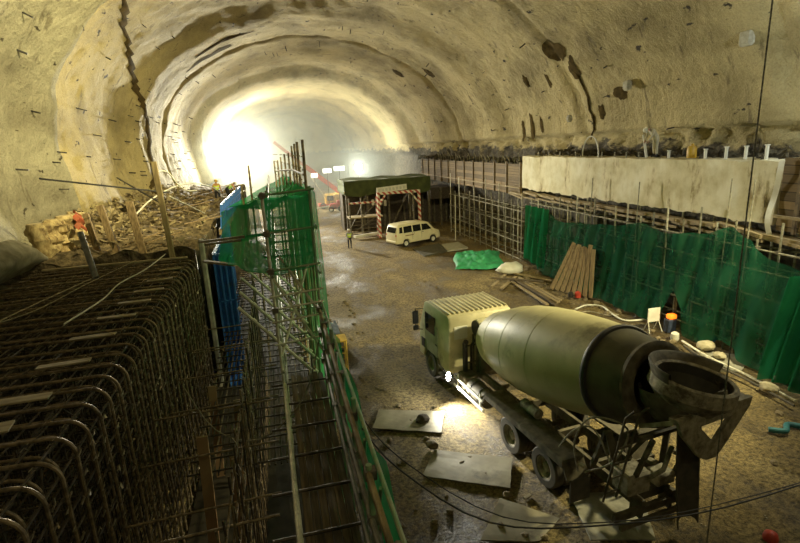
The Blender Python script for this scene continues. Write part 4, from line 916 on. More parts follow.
for k in range(5):
    mb = MB(); s_ = .12 + .03 * k; mb.box((-1.0 + .1 * k, -3.3 - .25 * k, 1.32 + .03 * k), (s_, s_ * 1.4, s_ * .5), Matrix.Rotation(R(9 * k), 4, 'Z'), .02); mb.build('cement_lump', CEM, tr)
mb = MB(); mb.lathe([(0, -.08), (.13, -.08), (.17, .03), (.17, .05), (.155, .05)], 20, Matrix.Translation((-1.36, 2.85, .85)) @ Matrix.Rotation(R(-75), 4, 'Y'))
wl = mb.build('work_lamp', BLACK, tr, True)
mb = MB(); mb.lathe([(0, .035), (.15, .045)], 20, Matrix.Translation((-1.36, 2.85, .85)) @ Matrix.Rotation(R(-75), 4, 'Y')); mb.build('lamp_lens', emis('lamp_white', (1, .98, .85), 260), wl)
lamp('truck_work_lamp', (4.80, 14.6, .9), 1500, (1, .97, .82), .12, (5.15, 13.4, 0), 100, 1.0)

# van
VAN = M('van_cream', (0.78, 0.72, 0.48), (0.70, 0.64, 0.42), 0.4, 0, 1.5, bmp=0)
vn = thing('van', 'cream minivan parked beside the red and white striped portal', 'van', (11.45, 42.0, 0.0), R(21))
vp = [(-2.33, .34), (-2.38, .95), (-2.28, 1.45), (-2.12, 1.86), (-1.95, 1.95), (-.3, 1.99), (.85, 1.95), (1.12, 1.84), (1.75, 1.2), (2.25, 1.0), (2.38, .72), (2.38, .38), (1.95, .32), (1.9, .55), (1.72, .68), (1.42, .68), (1.24, .55), (1.2, .32), (-1.0, .32), (-1.05, .55), (-1.23, .68), (-1.53, .68), (-1.7, .55), (-1.75, .32)]
mb = MB(); rings = []
for (y, f) in ((-.84, .95), (-.81, .985), (-.72, 1.0), (.72, 1.0), (.81, .985), (.84, .95)):
    rings.append([(x * (1 - (1 - f) * .5), y * (1 - .13 * max(0, z - 1.05)), 1.1 + (z - 1.1) * f) for x, z in vp])
mb.loft(rings); vb = mb.build('body', VAN, vn, True)
def vwin(poly, nm='side_window'):
    for sy_ in (-1, 1):
        mb = MB(); vs = []
        for k in (0, 1):
            vs += [(x, sy_ * ((.84 if k == 0 else .80) * (1 - .13 * max(0, z - 1.05)) + .012 * (1 - k)), z) for x, z in poly]
        n = len(poly); mb.add(vs, [tuple(range(n)), tuple(range(2 * n - 1, n - 1, -1))] + [(i, i + n, (i + 1) % n + n, (i + 1) % n) for i in range(n)]); mb.build(nm, GLASS, vb)
vwin([(-2.05, 1.25), (-2.0, 1.72), (-1.72, 1.76), (-1.72, 1.25)]); vwin([(-1.6, 1.22), (-1.58, 1.76), (-.75, 1.78), (-.72, 1.22)]); vwin([(-.6, 1.22), (-.62, 1.78), (.2, 1.78), (.24, 1.22)]); vwin([(.36, 1.22), (.34, 1.77), (.92, 1.74), (1.42, 1.24)])
mb = MB(); mb.beam((1.12, 0, 1.80), (1.70, 0, 1.26), 1.3, .04, (0, 1, 0)); T_ = [(1.10, 1.82), (1.14, 1.86), (1.76, 1.24), (1.72, 1.2)]
mb = MB(); mb.prism([(1.09, 1.80), (1.135, 1.845), (1.735, 1.245), (1.69, 1.2)], -.68, .68); mb.build('windscreen', GLASS, vb)
mb = MB(); mb.prism([(-2.33, 1.3), (-2.36, 1.3), (-2.21, 1.72), (-2.17, 1.72)], -.62, .62); mb.build('rear_window', GLASS, vb)
for sy_ in (-1, 1):
    mb = MB(); mb.box((-2.33, sy_ * .72, 1.0), (.08, .14, .3), None, .02); mb.build('tail_lamp', REDP, vb)
    mb = MB(); mb.box((2.27, sy_ * .6, .86), (.16, .3, .14), None, .04); mb.build('headlamp', WHITEP, vb)
    mb = MB(); mb.box((1.35, sy_ * .92, 1.25), (.12, .16, .14), None, .04); mb.build('mirror', VAN, vb)
    for x in (.42, -.5): mb = MB(); mb.box((x, sy_ * .845, 1.1), (.16, .03, .03)); mb.build('door_handle', BLACK, vb)
    mb = MB(); mb.box((-1.0, sy_ * .832, .98), (.9, .012, .07)); mb.build('side_stripe', M('brown_stripe', (.35, .22, .1)), vb)
    for x in (.3, -.68): mb = MB(); mb.box((x, sy_ * .836, .95), (.012, .012, .7)); mb.build('door_gap', BLACK, vb)
mb = MB(); mb.box((2.38, 0, .5), (.12, 1.5, .2), None, .04); mb.build('bumper', VAN, vb); mb = MB(); mb.box((-2.38, 0, .5), (.12, 1.5, .2), None, .04); mb.build('bumper', VAN, vb)
for x in (-1.38, 1.57):
    for sy_ in (-1, 1):
        ty, ri = wheel_mesh(.32, .2, .19); w_ = ty.build('wheel', BLACK, vn, True); w_.location = (x, sy_ * .74, .32); w_.rotation_euler = (0, 0, PI / 2 if sy_ < 0 else -PI / 2); ri.build('rim', WHITEP, w_, True)

# striped portal with sign, formwork trolley behind it
m, t, b = nt('red_white_stripes'); v = coords(t); sp = t.nodes.new('ShaderNodeSeparateXYZ'); t.links.new(v, sp.inputs[0])
a1 = t.nodes.new('ShaderNodeMath'); a1.operation = 'ADD'; t.links.new(sp.outputs[0], a1.inputs[0]); t.links.new(sp.outputs[2], a1.inputs[1])
a2 = t.nodes.new('ShaderNodeMath'); a2.operation = 'MULTIPLY'; a2.inputs[1].default_value = 1.9; t.links.new(a1.outputs[0], a2.inputs[0])
a3 = t.nodes.new('ShaderNodeMath'); a3.operation = 'FRACT'; t.links.new(a2.outputs[0], a3.inputs[0])
a4 = t.nodes.new('ShaderNodeMath'); a4.operation = 'GREATER_THAN'; a4.inputs[1].default_value = .5; t.links.new(a3.outputs[0], a4.inputs[0])
t.links.new(mixc(t, a4.outputs[0], (.45, .08, .05), (.75, .7, .55)), b.inputs['Base Color']); STRIPE = m; MATS['stripe'] = m
pt = thing('striped_portal', 'red and white striped steel portal frame with a white sign on top', 'portal', (11.3, 46.0, 0))
for (x, nm) in ((-2.0, 'leg'), (1.95, 'leg'), (1.35, 'leg')):
    for dy in (0,): mb = MB(); mb.box((x, dy, 2.15 if x != 1.35 else 2.1), (.24 if x != 1.35 else .12, .24, 4.3)); mb.build(nm, STRIPE if x != 1.35 else TUBED, pt)
mb = MB(); mb.box((0, 0, 4.2), (4.1, .22, .24)); mb.build('crossbeam', STRIPE, pt)
mb = MB(); mb.beam((-2.0, 0, 3.0), (-1.3, 0, 4.1), .15, .15, (0, 1, 0)); mb.beam((1.95, 0, 3.0), (1.2, 0, 4.1), .15, .15, (0, 1, 0)); mb.build('corner_brace', STRIPE, pt)
mb = MB(); mb.box((-.35, -.05, 4.62), (2.9, .06, .5), Matrix.Rotation(R(-4), 4, 'Y')); sg = mb.build('sign_board', WHITEP, pt)
mb = MB()
for k in range(8): mb.box((-1.55 + .34 * k, -.09, 4.60), (.2, .02, .26), Matrix.Rotation(R(-4), 4, 'Y'))
mb.build('sign_lettering', M('faded_grey', (.58, .58, .52), (.5, .5, .45)), sg)
pt2 = thing('striped_portal', 'lower striped work platform left of the tall portal', 'portal', (8.3, 47.5, 0))
for x in (-1.55, 1.1, -.4): mb = MB(); mb.box((x, 0, 1.9), (.13, .13, 3.8)); mb.build('leg', TUBED if x < 0 else STRIPE, pt2)
mb = MB(); mb.box((0, 0, 3.3), (3.2, .16, .16)); mb.build('crossbeam', STRIPE, pt2)
mb = MB(); mb.box((0, .6, 1.9), (3.3, 1.6, .12)); mb.build('platform', WOODX, pt2)
for k in range(4): mb = MB(); mb.tube([(-1.6, -.1, .5 + .35 * k), (1.2, -.1, .5 + .35 * k)], .03, 6); mb.build('rail', TUBED, pt2)
for (a, b_) in (((-1.5, 0, 0.4), (.9, 0, 1.8)), ((-.4, 0, 1.9), (1.1, 0, 3.2))): mb = MB(); mb.tube([a, b_], .05, 6); mb.build('brace', TUBED, pt2)
mb = MB(); mb.beam((-1.4, -1.0, .25), (1.2, -.4, .35), .4, .2); mb.build('kerb_beam', WHITEP, pt2)
tro = thing('formwork_trolley', 'dark formwork trolley under a dull green tarpaulin behind the striped portal', 'trolley', (11.2, 52.0, 0))
TARP = M('dull_green_tarp', (.085, .11, .03), (.05, .065, .02), .85, 0, 1.5)
mb = MB(); mb.sheet(30, 14, lambda u, v: (-4.5 + 9.0 * u, -2.05 - .1 * math.sin(u * 23) * (1 - v), 3.9 + 1.35 * v - .25 * abs(math.sin(u * 9)) * (1 - v)))
mb.sheet(30, 10, lambda u, v: (-4.5 + 9.0 * u, -2.05 + 5 * v, 5.25 + .08 * math.sin(u * 17 + v * 5))); mb.sheet(12, 10, lambda u, v: (-4.5 - .06 * math.sin(v * 9), -2.05 + 5 * u, 3.9 + 1.35 * v)); mb.build('tarpaulin', TARP, tro, 'all')
mb = MB()
for x in (-4.3, -2.2, 0, 2.2, 4.3, 5.6, 7.0):
    for y in (-1.9, 0.5, 2.8): mb = MB(); mb.box((x, y, 2.0), (.2, .2, 4.0)); mb.build('post', MUDM, tro)
for x in (-3.2, 1.1): mb = MB(); mb.beam((x - 1, -1.9, .2), (x + 1, -1.9, 3.8), .12, .12); mb.build('brace', MUDM, tro)
mb = MB(); mb.box((1.3, 1.6, 1.9), (11.4, 1.6, 3.8)); mb.box((5.9, 0, 3.4), (2.6, 3.2, 1.2)); mb.build('inner_bulk', REBARD, tro)
mb = MB()
for k in range(4): mb.box((-1.7 + .42 * k, -2.2, 3.0 - .15 * (k % 2)), (.26, .2, .6), None, .06)
mb.build('hanging_sacks', WHITEP, tro)

# mobile crane far off in the haze
cr = thing('mobile_crane', 'yellow crane with a long red boom far off in the haze', 'crane', (8.6, 74, 0))
mb = MB(); mb.box((.9, 0, 1.35), (2.4, 2.2, 1.5), None, .15); mb.box((-.9, 0, 1.2), (1.3, 2.0, 1.7), None, .15); cb = mb.build('machine_house', YELP, cr)
mb = MB(); mb.box((-.9, -1.02, 1.5), (.9, .05, .7)); mb.build('cab_window', GLASS, cb)
mb = MB(); mb.box((0, 0, .5), (5.2, 2.3, .35), None, .08); mb.build('undercarriage', REDP, cr)
for x in (-2, -.7, .8, 2.0): ty, ri = wheel_mesh(.45, .3, .25); w_ = ty.build('wheel', RUBBER, cr, True); w_.location = (x, -1.0, .45); w_.rotation_euler = (0, 0, PI / 2); ri.build('rim', RIMM, w_, True)
mb = MB(); mb.beam((1.0, 0, 1.9), (-4.0, 0, 6.2), .62, .62, (0, 1, 0)); bo = mb.build('boom', REDP, cr); mb = MB(); mb.beam((-3.9, 0, 6.1), (-8.0, 0, 9.7), .42, .42, (0, 1, 0)); mb.build('boom_extension', M('pale_red', (.7, .25, .2)), bo)
mb = MB(); mb.tube([(-1.4, 0, 1.3), (-3.4, 0, 4.9)], .09, 8); mb.build('lift_cylinder', WHITEP, cr)
sc2 = thing('small_loader', 'small red machine with a pale arm parked below the crane', 'machine', (7.6, 69.5, 0))
mb = MB(); mb.box((.4, 0, .75), (1.7, 1.2, .7), None, .15); mb.box((.9, 0, 1.25), (.7, 1.0, .5), None, .1); mb.build('machine_body', REDP, sc2)
for x in (-.3, 1.0): ty, ri = wheel_mesh(.38, .28, .2); w_ = ty.build('wheel', RUBBER, sc2, True); w_.location = (x, -.6, .38); w_.rotation_euler = (0, 0, PI / 2)
mb = MB(); mb.beam((-.4, 0, .8), (-2.2, 0, .55), .18, .18); mb.beam((-2.2, -.6, .35), (-2.2, .6, .35), .3, .5); mb.build('loader_arm', WHITEP, sc2)
for k, (x, z, ww) in enumerate([(7.81, 5.47, 1.2), (9.6, 5.7, 1.5), (5.9, 4.95, .9)]):
    mb = MB(); mb.box((0, 0, 0), (ww, .1, .6), None, .02); lp = mb.build('light_panel', emis('panel_glow%d' % k, (1, 1, .85), 2.2 if k < 2 else 1.5)); lp.location = (x * .95, 71.5, z); mb = MB(); mb.tube([(0, .1, 0), (0, .1, -z)], .04, 6); mb.build('mast', TUBED, lp)
    tag(lp, ['glowing pale panel high in the haze above the crane boom', 'wider glowing pale panel nearest the far lamp', 'faint glowing panel close to the tip of the boom'][k], 'light panel')
def flood(loc, rz, lab, s=1.0, e=120, mast=None):
    f = thing('floodlight', lab, 'floodlight', loc, rz)
    mb = MB(); mb.box((0, .12, 0), (.7 * s, .2, .5 * s), None, .05); mb.build('housing', BLACK, f)
    mb = MB(); mb.box((0, 0, 0), (.62 * s, .03, .42 * s)); mb.build('lamp_lens', emis('flood_glow_%d' % int(e), (1, 1, .9), e), f)
    if mast: mb = MB(); mb.tube([(0, .2, 0), (0, .2, -mast)], .05, 8); mb.build('mast', TUBED, f)
    return f
flood((-5.2, 66.9, 9.0), 0, 'blinding floodlight on a mast rising beyond the left ledge', 1.8, 90, 8.9)
flood((-3.6, 80.7, 9.2), 0, 'added floodlight farther down the tunnel, lighting the far vault', 1.6, 90, 9)  # made-up lamp body for the added far vault light
flood((12.4, 75.0, 5.6), R(10), 'small bright floodlight far off beyond the striped portal', 1.6, 90, 5.6)

# ------------------------------------------------------------------ things on the ground
def slab(name, quad, th, m, lab, cat, z=.03, wob=.02):
    cx = sum(p[0] for p in quad) / 4; cyy = sum(p[1] for p in quad) / 4; mb = MB()
    def f(u, v):
        p = lerp(lerp((*quad[0], 0), (*quad[1], 0), u), lerp((*quad[3], 0), (*quad[2], 0), u), v); return p
    n = 8; top = []
    for j in range(n + 1):
        for i in range(n + 1): p = f(i / n, j / n); top.append((p.x - cx + .02 * fbm(p.x * 3, p.y * 3, 0), p.y - cyy + .02 * fbm(p.y * 3, p.x * 3, 5), th + wob * fbm(p.x, p.y, 0, 1.2)))
    bot = [(x, y_, z_ - th) for x, y_, z_ in top]; N = (n + 1) ** 2
    fs = [(j * (n + 1) + i, j * (n + 1) + i + 1, (j + 1) * (n + 1) + i + 1, (j + 1) * (n + 1) + i) for j in range(n) for i in range(n)]
    fs += [tuple(k + N for k in reversed(q)) for q in fs]
    ed = [(i, i + 1) for i in range(n)] + [(n * (n + 1) + i + 1, n * (n + 1) + i) for i in range(n)] + [((j + 1) * (n + 1), j * (n + 1)) for j in range(n)] + [(j * (n + 1) + n, (j + 1) * (n + 1) + n) for j in range(n)]
    fs += [(a, a + N, b_ + N, b_) for a, b_ in ed]
    mb.add(top + bot, fs); o = mb.build(name, m); o.location = (cx, cyy, gz(cx, cyy) + z); return tag(o, lab, cat)
slab('steel_plate', [(2.59, 14.73), (4.61, 13.9), (4.1, 12.8), (2.18, 13.67)], .03, PLY, 'muddy flat plate on the ground between the fence and the truck cab', 'plate')
slab('steel_plate', [(3.62, 12.0), (5.53, 10.98), (4.93, 9.89), (2.99, 11.0)], .04, PLY, 'larger bare flat plate lying beside the truck rear wheels', 'plate')
slab('steel_plate', [(6.19, 9.22), (7.86, 8.84), (7.09, 7.42), (5.79, 7.83)], .03, CONC, 'pale plate on the ground under the back end of the truck', 'plate')
slab('steel_plate', [(4.54, 9.63), (5.55, 8.61), (4.77, 8.14), (3.54, 8.52)], .03, PLY, 'broken muddy plate nearest the bottom, behind the truck', 'plate')
slab('floor_mat', [(10.62, 39.25), (13.3, 40.5), (12.89, 37.23), (10.75, 36.27)], .12, M('dark_mat', (.10, .09, .06), (.05, .045, .03), .9), 'dark flat stack of sheets on the ground in front of the van', 'sheets')
slab('floor_mat', [(13.3, 39.78), (14.98, 40.29), (14.81, 37.55), (12.95, 37.23)], .14, M('grey_sheet', (.44, .42, .33), (.33, .31, .24), .8), 'pale grey sheets stacked beside the dark ones near the lone pole', 'sheets')
slab('concrete_slab', [(15.6, 15.0), (16.9, 13.9), (15.39, 13.0), (14.53, 13.88)], .1, CONC, 'flat grey slab on the dirt left of the stones below the net', 'slab')
slab('concrete_slab', [(16.6, 12.9), (17.1, 12.3), (16.4, 11.5), (15.8, 12.1)], .12, WHITEP, 'white slab lying at the foot of the bunched net', 'slab')
mb = MB()
mb.sheet(30, 30, lambda u, v: (-1.7 + 3.4 * u + .1 * math.sin(v * 8), -2.6 + 5.2 * v + .15 * math.sin(u * 9), .02 + .55 * (math.sin(PI * u) * math.sin(PI * v)) ** .4 * (.75 + .5 * fbm(u * 6, v * 6, 0, 1.2)) + .12 * abs(fbm(u * 11, v * 11, 3, 1))))
o = mb.build('tarpaulin', M('bright_green_tarp', (.06, .46, .20), (.03, .26, .12), .6, 0, 2, (1, 1, 1), .5, .05), None, 'all'); o.location = (13.9, 33.3, 0); o.rotation_euler[2] = R(-20); tag(o, 'crumpled bright green tarpaulin heaped on the ground by the bare scaffold', 'tarpaulin')
mb = MB(); mb.lathe([(0, 0), (.5, .02), (.7, .2), (.62, .5), (.3, .68), (0, .7)], 24)
mb.v = [(x * 1.3 * (1 + .25 * fbm(x * 2, y * 2, z * 2)), y * (1 + .25 * fbm(y * 2, z, x)), z * (1 + .3 * fbm(x, y, z, 2))) for x, y, z in mb.v]
o = mb.build('sack', WHITEP, None, 'all'); o.location = (14.5, 29.2, 0); tag(o, 'white sack heap just nearer than the green tarpaulin', 'sack')
k = 0
for (x0, y0, x1, y1, z, lab) in ((13.5, 27.6, 13.1, 22.2, .12, 'long plank on the near side of the timber stack'), (13.75, 27.5, 13.5, 22.0, .1, 'second plank of the timber stack'), (14.0, 27.3, 13.8, 22.3, .12, 'third plank of the timber stack'), (14.3, 27.8, 14.1, 22.6, .1, 'far side plank of the timber stack'),
                               (13.6, 27.2, 13.4, 22.6, .24, 'plank lying on top of the timber stack'), (12.2, 25.8, 14.2, 27.9, .12, 'plank crossing the dirt left of the timber stack'), (11.9, 26.4, 13.8, 28.6, .12, 'plank beside the white sack'), (12.4, 27.6, 14.8, 25.6, .3, 'dark plank lying across the others'), (14.2, 29.0, 15.6, 26.0, .15, 'plank close to the foot of the bright net fold')):
    mb = MB(); L = math.hypot(x1 - x0, y1 - y0); mb.box((0, 0, .04), (.2, L, .07), None, .008); o = mb.build('timber_plank', [WOODY, MATS['grey_wood'], WOODY][k % 3]); k += 1
    o.location = ((x0 + x1) / 2, (y0 + y1) / 2, z - .05); o.rotation_euler = (0, 0, -math.atan2(x1 - x0, y1 - y0)); tag(o, lab, 'plank', 'planks of the ground stack')
nm9 = ['leftmost of', 'second from the left of', 'third from the left of', 'fourth from the left of', 'fifth from the left of', 'sixth from the left of', 'seventh from the left of', 'rightmost of']
LW = M('leaning_wood', (.42, .31, .16), (.20, .14, .07), .8, 0, 3, (6, 6, .6), .4, .01)
for k in range(8):
    f = k / 7; b0 = Vector((14.75 + .95 * f, 24.6 - 2.3 * f, .12)); t0 = Vector((15.78, 24.1 - 1.75 * f, 2.85 + .15 * rnd.uniform(-1, 1)))
    mb = MB(); mb.beam((0, 0, 0), t0 - b0, .24, .05, (1, .3, 0), .006); o = mb.build('leaning_plank', LW if k % 3 else WOOD); o.location = b0; tag(o, nm9[k] + ' the brown planks propped against the green net', 'plank', 'planks propped against the net')
wire('hose', [(14.0, 21.1, .08), (14.9, 21.4, .1), (15.4, 20.9, .12), (15.15, 19.6, .1), (15.2, 18.8, .1), (16.1, 18.5, .15)], .04, WHITEP, 'pale hose curling on the dirt behind the mixer drum', 'hose', 8, 8)
wire('hose', [(13.4, 20.4, .08), (14.4, 20.6, .08), (14.9, 19.8, .08), (15.4, 19.6, .1)], .03, CEM, 'thinner grey hose beside the pale curling hose', 'hose', 8, 8)
wire('pipe_line', [(15.5, 15.8, .2), (15.2, 14.2, .2), (15.2, 12.6, .2), (15.1, 10.8, .15)], .045, TUBEW, 'long pale pipe bending along the foot of the net to the near corner', 'pipe', 8)
wire('pipe_line', [(15.2, 15.4, .2), (14.9, 14.0, .2), (14.9, 12.4, .2), (14.8, 10.6, .15)], .04, RUBBER, 'dark hose running beside the long pale pipe', 'hose', 8)
bk = thing('white_stand', 'white board stand with splayed legs at the opening under the net', 'stand', (15.35, 17.3, .1))
mb = MB(); mb.box((0, 0, .75), (.6, .05, .62), None, .01); mb.build('board', WHITEP, bk)
for x in (-.25, .25): mb = MB(); mb.tube([(x, 0, .5), (x * 1.3, -.2, 0)], .02, 6); mb.build('leg', WHITEP, bk); mb = MB(); mb.tube([(x, 0, .5), (x * 1.1, .25, 0)], .02, 6); mb.build('leg', WHITEP, bk)
ml = thing('heater', 'small glowing orange heater beside the white board stand', 'heater', (15.95, 17.0, .1))
mb = MB(); mb.box((0, 0, .3), (.4, .35, .6), None, .04); mb.build('heater_body', M('dark_blue', (.05, .07, .13)), ml); mb = MB(); mb.box((0, -.05, .72), (.36, .3, .2), None, .05); mb.build('glowing_top', emis('orange_glow', (1, .16, .01), 2.2), ml)
for (x, y, s, m_, lab) in ((15.5, 16.2, .3, WHITEP, 'white bag on the ground in front of the orange heater'), (16.8, 15.6, .25, BLUE, 'blue bag hanging low near the heater'), (15.2, 22.7, .3, REDP, 'small red can on the dirt by the propped planks'), (14.9, 22.9, .26, BLACK, 'black can beside the small red can')):
    mb = MB(); mb.lathe([(0, 0), (s * .5, 0), (s * .56, s * .2), (s * .52, s * .9), (s * .2, s * 1.15), (0, s * 1.2)], 16); o = mb.build('bag' if 'bag' in lab else 'can', m_, None, True); o.location = (x, y, .1); tag(o, lab, 'bag' if 'bag' in lab else 'can')
def rock(loc, s, m, lab, group=None, sd=0, nm='stone'):
    bm = bmesh.new(); bmesh.ops.create_icosphere(bm, subdivisions=2, radius=1)
    for v in bm.verts: v.co = Vector((v.co.x * 1.25, v.co.y, v.co.z * .7)) * s * (1 + .35 * noise.noise(v.co * 1.4 + Vector((sd, sd * 2, 0))))
    me = bpy.data.meshes.new(nm); bm.to_mesh(me); bm.free(); me.materials.append(m); o = bpy.data.objects.new(nm, me); COL.objects.link(o); o.location = loc; o.rotation_euler[2] = sd; return tag(o, lab, 'stone', group)
PALE = M('pale_stone', (.52, .46, .32), (.34, .29, .18), .9, 0, 4)
rock((15.75, 14.9, .32), .3, PALE, 'large pale stone below the net, right of the hanging cable', None, 3)
rock((15.6, 14.1, .25), .2, PALE, 'smaller pale stone just in front of the large pale stone', None, 5)
rock((15.0, 11.6, .25), .24, PALE, 'pale stone beside the white slab at the near end of the net', None, 8)
proto = [rock((0, 0, -5), 1, M('brown_stone', (.24, .19, .11), (.12, .09, .05), .9, 0, 4), 'x', None, q * 1.7) for q in range(5)]
spots = []
while len(spots) < 190:
    u = rnd.random()
    if u < .40: x, y = rnd.uniform(14.2, 16.2), rnd.uniform(10.5, 32)
    elif u < .62: x, y = rnd.uniform(1.3, 3.6), rnd.uniform(15.5, 36)
    elif u < .85: x, y = rnd.uniform(1.4, 5.0), rnd.uniform(7, 15)
    else: x, y = rnd.uniform(8.6, 14.2), rnd.uniform(8, 30)
    if 5.2 < x < 8.6 and 6 < y < 17.6: continue
    spots.append((x, y, rnd.uniform(.035, .10) * (1.6 if u < .40 else 1)))
for k, (x, y, s) in enumerate(spots):
    o = proto[k % 5].copy() if k >= 5 else proto[k]; 
    if k >= 5: COL.objects.link(o)
    o.location = (x, y, gz(x, y) + s * .3); o.scale = (s, s, s); o.rotation_euler[2] = rnd.uniform(0, 6)
    q = 0 if x > 14.1 else (1 if x < 5.1 and y < 15.2 else (2 if x < 5.1 else 3))
    o['label'] = ['small brown stone in the dirt strip along the green net', 'small brown stone on the floor between the fence and the truck', 'small brown stone on the road beyond the cab, near the fence', 'small brown stone on the open floor between truck and net'][q]
    o['category'] = 'stone'; o['group'] = ['stones along the net', 'stones beside the truck', 'stones on the road by the fence', 'stones on the open floor'][q]
yl = thing('step_ladder', 'yellow steel step stand on the road side of the fence', 'step stand', (1.75, 18.0, 0))
for x in (-.27, .27):
    for y in (-.3, .3): mb = MB(); mb.tube([(x, y, 0), (x, y, 1.45)], .03, 8); mb.build('leg', YELP, yl)
for z in (.45, .95, 1.42): mb = MB(); mb.tube([(-.27, -.3, z), (.27, -.3, z), (.27, .3, z), (-.27, .3, z), (-.27, -.3, z)], .025, 6); mb.build('rail', YELP, yl)
mb = MB(); mb.box((0, 0, 1.46), (.62, .68, .04)); mb.build('platform', YELP, yl)
mb = MB(); mb.lathe([(0, 0), (.24, 0), (.25, .4), (.26, .42), (.25, .8), (.2, .88), (0, .9)], 20); o = mb.build('barrel', WHITEP, None, True); o.location = (1.3, 18.35, .02); tag(o, 'white plastic barrel beside the yellow step stand', 'barrel')
mb = MB(); mb.sheet(16, 16, lambda u, v: (-.45 + .9 * u, -.8 + 1.6 * v, .03 + .2 * abs(fbm(u * 5, v * 5, 1)) + .22 * math.sin(PI * u) * math.sin(PI * v)))
o = mb.build('tarpaulin', M('grey_blue_tarp', (.16, .20, .30), (.10, .12, .18), .7), None, 'all'); o.location = (1.85, 22.9, 0.0); tag(o, 'grey blue tarpaulin on the ground by the fence beyond the step stand', 'tarpaulin')
rock((3.6, 12.15, .14), .16, M('brown_stone', (.24, .19, .11)), 'dark stone lying between the two flat plates', None, 2)
for (x, y, lab) in ((3.75, 13.6, 'dark clod of mud lying on the flat plate by the cab'), (2.1, 20.4, 'dark earth lump on the floor by the yellow step stand')):
    rock((x, y, gz(x, y) + .1), .2 if y < 14 else .3, M('dark_earth', (.07, .055, .035), (.04, .03, .02), .95, 0, 6), lab, None, x, 'earth_clod')
mb = MB(); mb.box((0, 0, .02), (.22, .09, .04), None, .004); o = mb.build('wood_scrap', WOODX); o.location = (5.2, 9.5, .02); o.rotation_euler[2] = R(20); tag(o, 'small pale wood scrap on the ground by the rear wheel', 'wood scrap')
wire('hose', [(13.0, 9.9, .1), (13.3, 9.65, .14), (13.7, 9.9, .12), (14.1, 9.6, .1)], .08, M('teal_rubber', (.03, .18, .20), (.02, .1, .12), .6), 'short thick teal hose on the dirt near the right edge', 'hose', 10, 8)
# rope and foreground cables
mb = MB(); mb.tube([(5.0, 4.4, 11.5), (5.01, 4.4, 7.5), (5.02, 4.4, 3.2)], .009, 6)
ch = solo(mb, 'steel_cable', M('cable_steel', (.32, .3, .24), (.12, .11, .08), .4, .6, 30), 'thin steel cable hanging down in front of the net from above', 'cable')
wire('power_cable', [(.66, 4.9, 5.5), (1.0, 4.6, 5.1), (1.9, 4.3, 4.45), (3.2, 4.2, 4.15), (5.0, 4.2, 3.95), (7.5, 4.2, 4.1)], .010, BLACK, 'thick black cable slung low across the bottom foreground', 'cable', 8)
wire('power_cable', [(.66, 5.3, 5.5), (1.1, 4.9, 5.0), (2.2, 4.6, 4.2), (3.6, 4.5, 3.85), (5.2, 4.5, 3.7), (8, 4.5, 3.75)], .007, BLACK, 'thinner black cable slung just below the thick one', 'cable', 8)
mb = MB(); mb.lathe([(0, 0), (.14, .0), (.15, .06), (.12, .16), (.06, .2), (0, .21)], 16); o = mb.build('helmet', REDP, None, True); o.location = (9.5, 6.85, gz(9.5, 6.85)); tag(o, 'red helmet on the ground at the bottom right corner', 'helmet')

